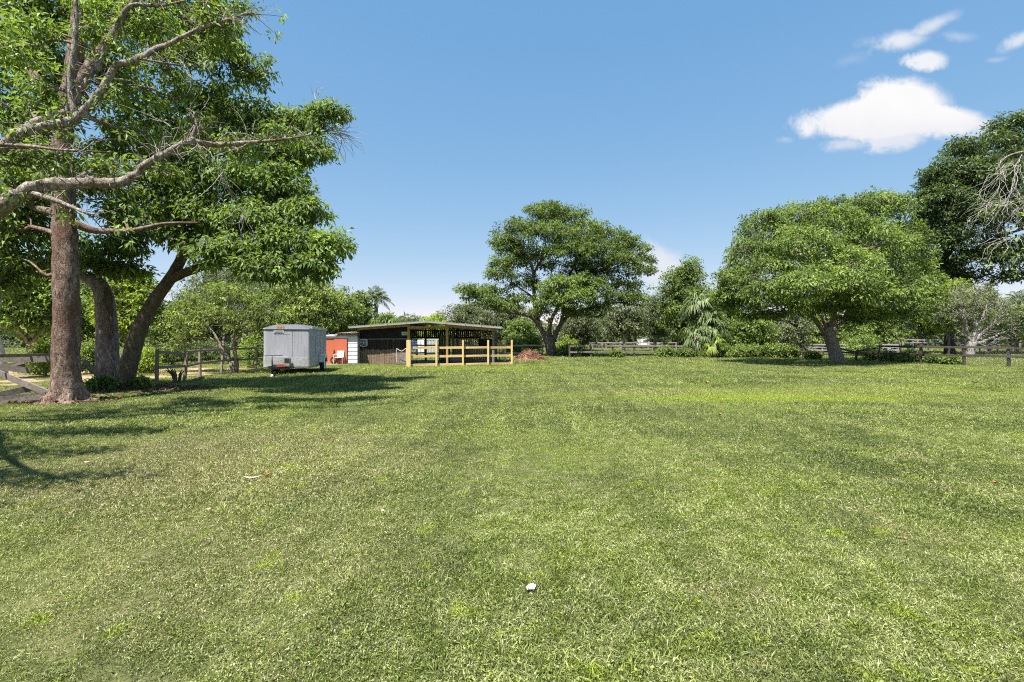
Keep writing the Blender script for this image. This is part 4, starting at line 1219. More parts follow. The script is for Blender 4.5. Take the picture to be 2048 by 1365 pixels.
# ------------------------------------------------------------------ palms
def frond_mesh(rng, base, az, elev, L, leaf_L, droop, n=30):
    t = np.linspace(0, 1, 12)
    out = np.array([math.cos(az), math.sin(az), 0])
    P = base + out * (L * (t * math.cos(elev)))[:, None] + np.array([0, 0, 1.0]) * (L * (math.sin(elev) * t - droop * t ** 2.2))[:, None]
    mbx = MB()
    mbx.tube(P, np.linspace(0.035, 0.008, 12), 4, cap=False)
    tt = np.linspace(0.14, 0.99, n).repeat(2)
    side = np.tile([1, -1], n)
    idx = tt * 11
    i0 = np.minimum(idx.astype(int), 10)
    f = (idx - i0)[:, None]
    p0 = P[i0] * (1 - f) + P[i0 + 1] * f
    T = norm(np.gradient(P, axis=0))[i0]
    S = norm(np.cross(T, np.array([0, 0, 1.0])))
    d = norm(S * side[:, None] * 0.9 + T * 0.55 + np.array([0, 0, -0.45]) + rng.randn(2 * n, 3) * 0.1)
    LL = leaf_L * (np.sin(np.pi * (0.12 + 0.85 * tt)) * 0.8 + 0.2) * rng.uniform(0.85, 1.1, 2 * n)
    s = norm(np.cross(d, np.array([0, 0, 1.0]) + rng.randn(2 * n, 3) * 0.2))
    V, Q = kites(p0, d, s, LL, np.full(2 * n, 0.075), droop=0.3)
    return mbx, V, Q


def feather_palm(name, label, px, Y, crown_py, trunk_r, fr_L, n_fr, seed, leaf='leaf_frond'):
    rng = np.random.RandomState(seed)
    x = atx(px, Y)
    root = thing(name, label, 'palm', (x, Y, 0), 'palms beyond the fences')
    zc = EYE + (CY - crown_py) / F_PX * Y
    mb_ = MB(seed)
    z = np.linspace(-0.1, zc, 14)
    mb_.tube(np.stack([x + 0.15 * np.sin(z * 0.3), np.full(14, Y), z], 1), np.linspace(trunk_r * 1.15, trunk_r * 0.9, 14), 10, 0.03)
    mb_.build('trunk', MATS['bark_grey'], root, smooth=True)
    base = np.array([x + 0.15 * math.sin(zc * 0.3), Y, zc])
    for i in range(n_fr):
        az = i * 2.4 + rng.uniform(-0.2, 0.2)
        f = i / n_fr
        elev = R(82 - 85 * f)
        mbx, V, Q = frond_mesh(rng, base, az, elev, fr_L * rng.uniform(0.85, 1.05), fr_L * 0.24, 0.35 + 0.35 * f)
        v0 = np.concatenate(mbx.v)
        q0 = np.concatenate(mbx.q)
        VV = np.concatenate([v0, V]) - np.array(root.location)
        a = np.concatenate([np.full(len(v0), 0.5), np.clip(rng.normal(0.45, 0.2, len(Q)), 0, 1).repeat(4)])
        link('frond', mesh_np('frond', VV, [np.concatenate([q0, Q + len(v0)])], a), MATS[leaf], root)
    return root


def fan_palm(name, label, px, Y, crown_py, seed, n_fr=22, size=1.0, leaf='leaf_frond', group='palms beyond the fences', trunk_r=0.2):
    rng = np.random.RandomState(seed)
    x = atx(px, Y)
    root = thing(name, label, 'palm', (x, Y, 0), group)
    zc = max(0.3, EYE + (CY - crown_py) / F_PX * Y)
    mb_ = MB(seed)
    mb_.tube([(x, Y, -0.1), (x + 0.04, Y, zc * 0.5), (x, Y, zc)], [trunk_r * 1.1, trunk_r, trunk_r * 0.9], 9, 0.05)
    mb_.build('trunk', MATS['bark_grey'], root, smooth=True)
    base = np.array([x, Y, zc])
    for i in range(n_fr):
        az = i * 2.4 + rng.uniform(-0.3, 0.3)
        elev = R(75 - 115 * (i / n_fr) + rng.uniform(-10, 10))
        out = np.array([math.cos(az) * math.cos(elev), math.sin(az) * math.cos(elev), math.sin(elev)])
        pl = size * rng.uniform(0.7, 1.0)
        hub = base + out * pl - np.array([0, 0, 0.12 * pl])
        mbx = MB()
        mbx.tube([base, base + out * pl * 0.5, hub], [0.02, 0.016, 0.012], 4, cap=False)
        v0, q0 = np.concatenate(mbx.v), np.concatenate(mbx.q)
        ns = 24
        th = np.linspace(-2.1, 2.1, ns)
        sd = norm(np.cross(out, np.array([0, 0, 1.0])))
        d = norm(out[None] * np.cos(th)[:, None] + sd[None] * np.sin(th)[:, None] + np.array([0, 0, -0.65]) + rng.randn(ns, 3) * 0.08)
        s = norm(np.cross(d, np.array([0, 0, 1.0]) + out))
        LL = size * 0.85 * rng.uniform(0.85, 1.1, ns) * (0.7 + 0.3 * np.cos(th * 0.6))
        V, Q = kites(np.repeat(hub[None], ns, 0), d, s, LL, np.full(ns, 0.085 * size), droop=0.45, mid=0.5)
        a = np.concatenate([np.full(len(v0), 0.5), np.clip(rng.normal(0.5, 0.22, ns), 0, 1).repeat(4)])
        VV = np.concatenate([v0, V])
        VV[:, 2] = np.maximum(VV[:, 2], 0.03)
        link('frond', mesh_np('frond', VV - np.array(root.location), [np.concatenate([q0, Q + len(v0)])], a), MATS[leaf], root)
    return root


feather_palm('feather_palm', 'tall feather palm with arching fronds behind the stable roof', 750, 62, 596, 0.24, 2.6, 26, 81)
feather_palm('feather_palm', 'lower feather palm just left of the tall one, half lost in foliage', 719, 66, 600, 0.22, 2.2, 16, 82)
fan_palm('young_palm', 'pale spiky young palm beside the tall palm trunk above the stable roof', 772, 56, 652, 83, 16, 1.5, 'leaf_citrus')
fan_palm('fan_palm', 'shaggy fan palm with drooping pale fronds left of the round tree', 1402, 45, 610, 84, 30, 1.35)
fan_palm('fan_palm', 'shorter shaggy fan palm leaning against the taller one', 1422, 44, 652, 85, 24, 1.3)
fan_palm('fan_palm', 'low fan palm with weeping fronds behind the last middle fence post', 1392, 43.6, 672, 86, 18, 1.1)
fan_palm('young_palm', 'yellowish young palm among shrubs at the foot of the fan palms', 1428, 42.6, 690, 87, 10, 0.9, 'leaf_lime')
feather_palm('feather_palm', 'squat feather palm with drooping skirt behind the far grey railing', 1797, 58, 650, 0.25, 2.4, 20, 88)
feather_palm('feather_palm', 'dark feather palm crown against the sky at the right edge', 2036, 66, 602, 0.24, 2.6, 20, 89)
feather_palm('feather_palm', 'golden feather palm beyond the railing at the right edge', 2020, 56, 668, 0.16, 2.4, 18, 91, 'leaf_gold')
feather_palm('feather_palm', 'golden-green feather palm beyond the railing right of the gnarled tree', 1978, 57, 670, 0.16, 2.2, 16, 92, 'leaf_gold')


# ------------------------------------------------------------------ shrubs
def shrub(name, label, px, Y, hw, h, leaf, seed, group='shrubs along the fences', ncl=40, nleaf=20, size=0.15, tone=0.0, flat=0.7, n=4, cat='shrub'):
    t = Tree(name, label, px, Y, 'bark_grey', leaf, seed, cat=cat, group=group)
    rw = hw / F_PX * Y
    rng = t.rng
    for i in range(5):
        a = rng.uniform(0, 6.28)
        e = np.array([t.loc[0] + math.cos(a) * rw * 0.6, Y + math.sin(a) * rw * 0.4, h * rng.uniform(0.55, 0.85)])
        t.limb([(t.loc[0], Y, -0.05), (t.loc[0] + math.cos(a) * rw * 0.2, Y, h * 0.3), e], 0.025, 0.008, k=5, per=3, bump=0)
    for i in range(n):
        f = (i + 0.5) / n * 2 - 1
        hh = h * rng.uniform(0.7, 1.0) * (1 - 0.3 * abs(f))
        t.lobe((t.loc[0] + f * rw * 0.62, Y + rng.uniform(-0.2, 0.2) * rw, hh * 0.52), (rw * rng.uniform(0.38, 0.52), rw * 0.45, hh * 0.5), ncl, nleaf, size, tone=tone, cl_r=0.16 + 0.1 * rw, flat=flat, shell=0.25, twigs=False, lower=0.9)
    t.finish(trunk='stems', crown='foliage')
    return t.root


SH = [
    ('shrub', 'dark strappy shrub right against the spreading tree trunk', 1135, 45.0, 22, 1.3, 'leaf_shrub', 0.0), ('shrub', 'dark leafy shrub under the first rail of the middle fence', 1165, 44.2, 22, 1.1, 'leaf_shrub', -0.05),
    ('shrub', 'low dark tuft of leaves at a middle fence post', 1234, 42.4, 12, 0.65, 'leaf_shrub', -0.02), ('shrub', 'light green shrub straddling the middle fence left of its last post', 1330, 42.2, 20, 1.1, 'leaf_shrub', 0.1),
    ('shrub', 'rounded shrub just left of the last middle fence post', 1366, 42.0, 24, 1.0, 'leaf_shrub', 0.0), ('shrub', 'variegated pale shrub under the hoop rail', 1412, 42.4, 18, 0.8, 'leaf_mango', 0.05),
    ('shrub', 'dark shrub at the foot of the fan palms', 1442, 43.0, 28, 1.5, 'leaf_deep', 0.02), ('shrub', 'mid green shrub in front of the fan palms', 1475, 42.0, 28, 1.2, 'leaf_shrub', 0.05),
    ('shrub', 'bushy green shrub beneath the left boughs of the round tree', 1510, 41.6, 28, 1.4, 'leaf_shrub', 0.08), ('shrub', 'tallest bright green shrub of the hedge by the right fence', 1550, 41.0, 30, 1.75, 'leaf_shrub', 0.12),
    ('shrub', 'bright green shrub ending the hedge by the right fence', 1580, 40.6, 20, 1.4, 'leaf_shrub', 0.14),
    ('grass_clump', 'dark mounded grass clump left of the leaning pale trunk', 1626, 38.6, 14, 0.75, 'leaf_shrub', -0.1),
    ('vine', 'leafy vine covering the rails just right of the leaning pale trunk', 1745, 35.4, 24, 1.25, 'leaf_rich', 0.08), ('vine', 'leafy vine around the brown leaning post', 1775, 34.4, 20, 1.1, 'leaf_rich', 0.06),
    ('vine', 'leafy vine between the brown leaning post and the next upright post', 1818, 32.9, 24, 1.0, 'leaf_rich', 0.06), ('vine', 'low leafy vine right of the tall upright post', 1872, 31.2, 22, 0.85, 'leaf_rich', 0.08),
    ('vine', 'thin vine on the fence before the chain-link stretch', 1905, 30.4, 14, 0.75, 'leaf_rich', 0.08),
    ('shrub', 'lime shrub left of the straight trunk behind the broken fence', 92, 21.0, 42, 1.95, 'leaf_lime', 0.0), ('shrub', 'pale green shrub between the straight trunk and the hollow trunk', 182, 22.0, 34, 1.9, 'leaf_citrus', 0.05),
    ('shrub', 'bright shrub just right of the leaning trunk behind the fence', 292, 22.0, 30, 1.5, 'leaf_lime', -0.02), ('shrub', 'dark shrub behind the rails left of the trailer', 512, 27.5, 26, 1.9, 'leaf_deep', 0.0),
    ('shrub', 'dark hedge shrub behind the left paddock', 345, 30.0, 40, 1.9, 'leaf_dark', 0.0), ('shrub', 'dark hedge shrub behind the citrus stems', 420, 31.0, 42, 2.0, 'leaf_dark', 0.05),
    ('shrub', 'flat-topped lime shrub touching the left side of the trailer', 505, 29.5, 30, 2.55, 'leaf_lime', 0.1),
    ('shrub', 'sprouting weeds at the foot of the hollow trunk', 205, 14.4, 20, 0.5, 'leaf_deep', 0.0), ('shrub', 'weedy sprouts right of the leaning trunk foot', 278, 14.9, 14, 0.4, 'leaf_deep', 0.05),
    ('shrub', 'rambling shrub behind the far end of the new timber pen', 1030, 47.0, 24, 2.0, 'leaf_shrub', 0.1), ('shrub', 'rounded green bush behind the mulch pile', 1062, 49.0, 30, 2.6, 'leaf_shrub', 0.05),
    ('shrub', 'bright shrub seen beyond the paddock left of the oak trunk', 1130, 62, 30, 2.4, 'leaf_lime', -0.05), ('shrub', 'green bush beyond the grey railing right of the leaning pale trunk', 1720, 46.0, 40, 2.4, 'leaf_shrub', 0.12),
]
for i, (nm, lb, px, Y, hw, h, lf, tone) in enumerate(SH):
    shrub(nm, lb, px, Y, hw, h, lf, 200 + i, tone=tone, size=0.13 if Y < 36 else 0.19, ncl=36, cat='vine' if nm == 'vine' else ('grass clump' if nm == 'grass_clump' else 'shrub'))


# ------------------------------------------------------------------ more materials
def corrugated_metal(name, c1, c2, rust):
    m, t, out = new_mat(name)
    pos = wpos(t)
    n = t.noise(pos, 2.0, 5, 0.65)
    c = t.mix(t.remap(n, 0.4, 0.7), c1, c2)
    c = t.mix(t.math('MULTIPLY', t.remap(t.noise(pos, 0.9, 4, 0.6), 0.5, 0.7), rust), c, (0.20, 0.07, 0.03))
    principled(t, out, c, 0.55, 0.05, 0.4)
    MATS[name] = m


def brushed_aluminium(name):
    m, t, out = new_mat(name)
    pos = wpos(t)
    n = t.noise(scaled(t, pos, (1.0, 1.0, 0.12)), 7.0, 5, 0.6)
    st = t.noise(scaled(t, pos, (9, 9, 0.6)), 2.0, 4, 0.6)
    c = t.mix(t.remap(n, 0.35, 0.7), (0.36, 0.37, 0.405), (0.29, 0.30, 0.335))
    c = t.mix(t.math('MULTIPLY', t.remap(st, 0.48, 0.7), 0.5), c, (0.20, 0.19, 0.18))
    principled(t, out, c, t.remap(n, 0.3, 0.7, 0.5, 0.7), 0.0, 0.3)
    MATS[name] = m


def tread_plate(name):
    m, t, out = new_mat(name)
    pos = wpos(t)
    vor = t.node('ShaderNodeTexVoronoi')
    t.link(pos, vor.inputs['Vector'])
    vor.inputs['Scale'].default_value = 28
    n = t.noise(pos, 4.0, 4)
    c = t.mix(t.remap(n, 0.35, 0.7), (0.40, 0.40, 0.41), (0.30, 0.295, 0.29))
    principled(t, out, c, 0.6, 0.0, 0.3, bump=vor.outputs['Distance'], bump_d=0.006, bump_s=0.7)
    MATS[name] = m


brushed_aluminium('aluminium')
tread_plate('tread_plate')
corrugated_metal('roof_metal', (0.60, 0.61, 0.60), (0.70, 0.70, 0.69), 0.15)
corrugated_metal('roof_rust', (0.26, 0.20, 0.17), (0.34, 0.29, 0.26), 0.9)
plain_mat('fascia_grey', (0.30, 0.31, 0.285), 0.7, 0, 0.45, (0.18, 0.15, 0.12), 5.0)
plain_mat('trim_dark', (0.16, 0.16, 0.175), 0.45, 0.4, 0.3)
plain_mat('trim_light', (0.62, 0.62, 0.65), 0.35, 0.6, 0.15)
plain_mat('white_paint', (0.74, 0.74, 0.74), 0.5, 0, 0.2)
plain_mat('white_boards', (0.72, 0.70, 0.70), 0.7, 0, 0.35, (0.35, 0.30, 0.26))
plain_mat('red_paint', (0.50, 0.125, 0.065), 0.6, 0, 0.35, (0.40, 0.10, 0.06), 2.0)
plain_mat('rubber', (0.02, 0.02, 0.021), 0.8, 0, 0.4)
plain_mat('steel_dark', (0.05, 0.05, 0.055), 0.5, 0.4, 0.4, (0.12, 0.06, 0.03))
plain_mat('amber', (0.75, 0.20, 0.02), 0.3, 0, 0.1)
plain_mat('red_lens', (0.45, 0.05, 0.03), 0.3, 0, 0.1)
plain_mat('sticker', (0.42, 0.42, 0.45), 0.5, 0, 0.4, (0.55, 0.55, 0.58), 18.0)
plain_mat('sticker_ink', (0.30, 0.30, 0.33), 0.6, 0, 0.3)
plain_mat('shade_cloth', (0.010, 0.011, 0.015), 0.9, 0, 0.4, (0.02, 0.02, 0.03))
plain_mat('fan_white', (0.62, 0.66, 0.72), 0.45, 0, 0.2)
plain_mat('fan_grey', (0.30, 0.35, 0.42), 0.5, 0, 0.2)
plain_mat('cord_green', (0.18, 0.30, 0.27), 0.6, 0, 0.1)
plain_mat('sign_green', (0.46, 0.56, 0.40), 0.5, 0, 0.2)
plain_mat('sign_ink', (0.05, 0.09, 0.04), 0.6, 0, 0.2)
plain_mat('pipe_cream', (0.66, 0.58, 0.52), 0.5, 0.1, 0.35, (0.35, 0.2, 0.12))
plain_mat('wire', (0.42, 0.42, 0.43), 0.5, 0.5, 0.3)
plain_mat('wire_rust', (0.13, 0.115, 0.10), 0.8, 0.0, 0.4)
plain_mat('mesh_cloth', (0.56, 0.60, 0.50), 0.8, 0, 0.3)
plain_mat('chair_white', (0.78, 0.77, 0.74), 0.5, 0, 0.15)
plain_mat('bin_green', (0.02, 0.20, 0.10), 0.5, 0, 0.15)
plain_mat('bin_blue', (0.06, 0.10, 0.42), 0.5, 0, 0.15)
plain_mat('container_grey', (0.46, 0.48, 0.44), 0.6, 0, 0.3)
plain_mat('concrete', (0.48, 0.46, 0.43), 0.9, 0, 0.4)
plain_mat('block_wall', (0.33, 0.31, 0.31), 0.9, 0, 0.4)
plain_mat('floor_shade', (0.06, 0.08, 0.13), 0.7, 0, 0.4)  # dark blue standing in for the shade on the stable floor
plain_mat('tub_grey', (0.25, 0.24, 0.22), 0.7, 0, 0.4)
plain_mat('paper_white', (0.66, 0.63, 0.58), 0.8, 0, 0.7, (0.36, 0.26, 0.18), 45.0)
plain_mat('leaf_dead', (0.34, 0.14, 0.05), 0.8, 0, 0.5, (0.42, 0.24, 0.12), 20.0)
plain_mat('litter_brown', (0.12, 0.065, 0.042), 0.9, 0, 0.6, (0.26, 0.17, 0.12), 14.0)
plain_mat('leaf_tan', (0.58, 0.42, 0.28), 0.8, 0, 0.4, (0.35, 0.2, 0.1), 20.0)
plain_mat('house_blue', (0.30, 0.34, 0.40), 0.7, 0, 0.3)


def mulch_mat():
    m, t, out = new_mat('mulch')
    pos = wpos(t)
    f = t.noise(pos, 16.0, 6, 0.7)
    b = t.noise(pos, 2.2, 4, 0.6)
    c = t.mix(t.remap(f, 0.3, 0.7), (0.10, 0.045, 0.028), (0.38, 0.20, 0.13))
    c = t.mix(t.math('MULTIPLY', t.remap(b, 0.5, 0.65), 0.8), c, (0.055, 0.035, 0.028))
    principled(t, out, c, 0.95, spec=0.1, bump=f, bump_d=0.06, bump_s=0.9)
    MATS['mulch'] = m


mulch_mat()


# ------------------------------------------------------------------ enclosed trailer
def build_trailer():
    a = R(-11.4)
    ax = np.array([math.sin(a), math.cos(a), 0])          # towards the rear
    rt = np.array([math.cos(a), -math.sin(a), 0])         # towards its right as we face it
    FR = np.array([-9.0, 21.6, 0])                        # front right corner on the ground
    W_, L_ = 1.98, 4.0
    FL = FR - rt * W_
    root = thing('cargo_trailer', 'silver enclosed cargo trailer parked beside the red shed door', 'trailer', tuple((FR + FL) / 2 + ax * 2.0))
    zb, zt = 0.36, 2.02

    def loc(u, v, z):
        return FL + rt * u + ax * v + np.array([0, 0, z])

    def outline(r, inset=0.0, n=7, vback=L_):
        pts = []
        for (cu_, cv_, a0) in ((r, r, math.pi), (W_ - r, r, 1.5 * math.pi)):
            for k in range(n):
                t_ = a0 + (math.pi / 2) * k / (n - 1)
                pts.append((cu_ + (r - inset) * math.cos(t_), cv_ + (r - inset) * math.sin(t_)))
        pts.append((W_ - inset, vback - inset))
        pts.append((inset, vback - inset))
        return pts

    def prism(name, mat, z0, z1, inset, r=0.13, parent=root, smooth=True):
        o = outline(r, inset)
        n = len(o)
        V = [loc(u, v, z0) for u, v in o] + [loc(u, v, z1) for u, v in o]
        mb = MB()
        mb.add(V, [(i, (i + 1) % n, n + (i + 1) % n, n + i) for i in range(n)], ngons=[list(range(n))[::-1], list(range(n, 2 * n))])
        ob = mb.build(name, mat, parent)
        return ob
    prism('body', MATS['aluminium'], zb + 0.02, zt, 0.012)
    prism('stone_guard', MATS['tread_plate'], zb, zb + 0.40, 0.0)
    prism('lower_trim', MATS['trim_dark'], zb - 0.06, zb - 0.002, 0.005)
    prism('trim_strip', MATS['trim_light'], zt + 0.002, zt + 0.05, -0.02)
    # crowned roof with a curved front
    nu, nv = 12, 10
    V = []
    for j in range(nv + 1):
        f = j / nv
        v = -0.015 + f * (L_ + 0.02)
        lift = 0.19 * min(1.0, (f / 0.12)) ** 0.5 if f > 0 else 0.0
        lift *= 1.0 if f < 0.93 else (1 - (f - 0.93) / 0.07) ** 0.5
        for i in range(nu + 1):
            g = i / nu
            rr_ = 0.13
            u = g * W_
            vv = v
            if f == 0 or v < rr_:
                du_ = max(0.0, rr_ - u, u - (W_ - rr_))
                vv = max(v, rr_ - math.sqrt(max(0.0, rr_ * rr_ - du_ * du_)) - 0.015)
            V.append(loc(u, vv, zt + 0.052 + lift * (1 - (2 * g - 1) ** 4)))
    mb = MB()
    mb.add(V, [(j * (nu + 1) + i, j * (nu + 1) + i + 1, (j + 1) * (nu + 1) + i + 1, (j + 1) * (nu + 1) + i) for j in range(nv) for i in range(nu)])
    mb.build('roof', MATS['trim_dark'], root, smooth=True)
    mb = MB()
    mb.beam(loc(W_ + 0.012, 0.18, zt + 0.075), loc(W_ + 0.012, L_, zt + 0.075), 0.06, 0.12)
    mb.build('roof_edge_rail', MATS['trim_light'], root)
    for k in range(3):
        mb = MB()
        c = loc(0.62 + 0.11 * k, -0.012, zt + 0.115)
        mb.box(c, (0.085, 0.05, 0.06), rz=-a)
        mb.build('marker_light', MATS['amber'], root)
    # sticker and rivet rows
    mb = MB()
    mb.box(loc(0.66, 0.004, zt - 0.10), (0.42, 0.012, 0.125), rz=-a)
    st = mb.build('faded_sticker', MATS['sticker'], root)
    for k, (w_, dz) in enumerate(((0.34, 0.025), (0.30, -0.012), (0.34, -0.04))):
        mb = MB()
        mb.box(loc(0.66, -0.0045, zt - 0.10 + dz), (w_, 0.005, 0.012), rz=-a)
        mb.build('sticker_line', MATS['sticker_ink'], st)
    mb = MB()
    for k in range(13):
        mb.box(loc(0.46 + 0.052 * k, 0.008, zt - 0.215), (0.035 if k % 4 else 0.02, 0.010, 0.022), rz=-a)
    tag(mb.build('ghost_lettering', MATS['sticker'], root), kind='stuff')
    mb = MB()
    for k in range(19):
        mb.box(loc(1.21, 0.009, zb + 0.45 + k * 0.064), (0.016, 0.012, 0.016), rz=-a)
    tag(mb.build('rivet_row', MATS['trim_dark'], root), kind='stuff')
    mb = MB()
    mb.box(loc(1.205, 0.0125, (zb + 0.4 + zt) / 2), (0.004, 0.006, zt - zb - 0.42), rz=-a)
    mb.build('panel_seam', MATS['trim_dark'], root)
    # side panel seams
    for v in (1.2, 2.3, 3.3):
        mb = MB()
        mb.beam(loc(W_ - 0.010, v, zb + 0.42), loc(W_ - 0.010, v, zt - 0.01), 0.012, 0.02)
        mb.build('side_seam', MATS['trim_dark'], root)
    # tongue: two rails meeting at the coupler, jack, battery box
    tipu = 0.66
    tip = loc(tipu, -1.05, 0.36)
    for u in (0.35, 1.05):
        mb = MB()
        mb.beam(loc(u, 0.2, 0.32), tip + np.array([0, 0, -0.02]), 0.06, 0.09)
        mb.build('tongue_rail', MATS['steel_dark'], root)
    mb = MB()
    mb.beam(tip, loc(tipu, -1.3, 0.38), 0.09, 0.10).box(loc(tipu, -1.32, 0.40), (0.13, 0.13, 0.12))
    mb.build('coupler', MATS['steel_dark'], root)
    mb = MB()
    mb.tube([loc(tipu, -1.0, 0.10), loc(tipu, -1.0, 0.86)], 0.032, 10)
    jk = mb.build('jack', MATS['steel_dark'], root, smooth=True)
    mb = MB()
    mb.tube([loc(tipu - 0.30, -1.0, 0.88), loc(tipu + 0.42, -1.0, 0.90)], 0.016, 8)
    mb.build('jack_crank', MATS['steel_dark'], jk)
    mb = MB()
    mb.tube([loc(tipu, -1.0, 0.0), loc(tipu, -1.0, 0.10)], [0.09, 0.035], 12)
    mb.build('jack_foot', MATS['trim_light'], jk)
    mb = MB()
    mb.box(loc(tipu + 0.05, -0.28, 0.80), (0.86, 0.34, 0.03), rz=-a)
    mb.build('tongue_shelf', MATS['trim_light'], root)
    mb = MB()
    mb.box(loc(tipu + 0.42, -0.22, 0.57), (0.20, 0.30, 0.34), rz=-a)
    mb.build('battery_box', MATS['tub_grey'], root)
    mb = MB()
    mb.box(loc(tipu + 0.20, -0.45, 0.42), (0.34, 0.05, 0.07), rz=-a)
    mb.build('reflector', MATS['red_lens'], root)
    # wheels on one axle with square fenders
    for side in (0, 1):
        u = W_ + 0.11 if side else -0.11
        s_ = 1 if side else -1
        c = loc(u, 2.35, 0.33)
        ang = np.linspace(0, 2 * math.pi, 28, endpoint=False)

        def ring(r_, off):
            return [c + rt * off + ax * (r_ * math.cos(q)) + np.array([0, 0, r_ * math.sin(q)]) for q in ang]
        prof = [(0.20, -0.09), (0.30, -0.10), (0.33, -0.06), (0.33, 0.06), (0.30, 0.10), (0.20, 0.09)]
        V = np.concatenate([ring(r_, off * s_) for r_, off in prof])
        n = 28
        mb = MB()
        mb.add(V, [(k * n + i, k * n + (i + 1) % n, (k + 1) * n + (i + 1) % n, (k + 1) * n + i) for k in range(5) for i in range(n)])
        wh = mb.build('wheel', MATS['rubber'], root, smooth=True)
        prof = [(0.205, 0.09), (0.18, 0.06), (0.09, 0.05), (0.07, 0.09), (0.0001, 0.10)]
        V = np.concatenate([ring(r_, off * s_) for r_, off in prof])
        mb = MB()
        mb.add(V, [(k * n + i, k * n + (i + 1) % n, (k + 1) * n + (i + 1) % n, (k + 1) * n + i) for k in range(4) for i in range(n)])
        mb.build('rim', MATS['white_paint'], wh, smooth=True)
        uu = W_ + 0.012 if side else -0.012
        mb = MB()
        for (p, q, w2, h2) in ((loc(uu + s_ * 0.12, 1.90, 0.47), loc(uu + s_ * 0.12, 1.90, 0.83), 0.24, 0.03),
                               (loc(uu + s_ * 0.12, 1.90, 0.83), loc(uu + s_ * 0.12, 2.80, 0.83), 0.24, 0.03),
                               (loc(uu + s_ * 0.12, 2.80, 0.83), loc(uu + s_ * 0.12, 2.80, 0.47), 0.24, 0.03)):
            mb.beam(p, q, w2, h2)
        # outer apron with the wheel arch cut out
        O = []
        for q in np.linspace(0, math.pi, 13):
            O.append(loc(uu + s_ * 0.245, 2.35 + 0.38 * math.cos(q), 0.36 + 0.36 * math.sin(q)))
        T = [loc(uu + s_ * 0.245, 2.35 + 0.46 * math.cos(q) * 1.0, 0.45 + 0.39 * min(1.0, 1.6 * math.sin(q))) for q in np.linspace(0, math.pi, 13)]
        mb.add(O + T, [(i, i + 1, 13 + i + 1, 13 + i) for i in range(12)])
        mb.build('fender', MATS['white_paint'], root)


build_trailer()


# ------------------------------------------------------------------ small wood helpers
def post(root, name, mat, x, y, h, s=0.11, tilt=(0, 0), z0=-0.08, sy=None, seed=0):
    mb = MB(seed)
    mb.beam((x, y, z0), (x + tilt[0] * h, y + tilt[1] * h, h), s, sy or s, jit=0.006)
    return mb.build(name, mat, root)


def rail(root, name, mat, a, b, th=0.035, h=0.14, jit=0.008, seed=0):
    mb = MB(seed)
    mb.beam(a, b, th, h, jit=jit)
    return mb.build(name, mat, root)


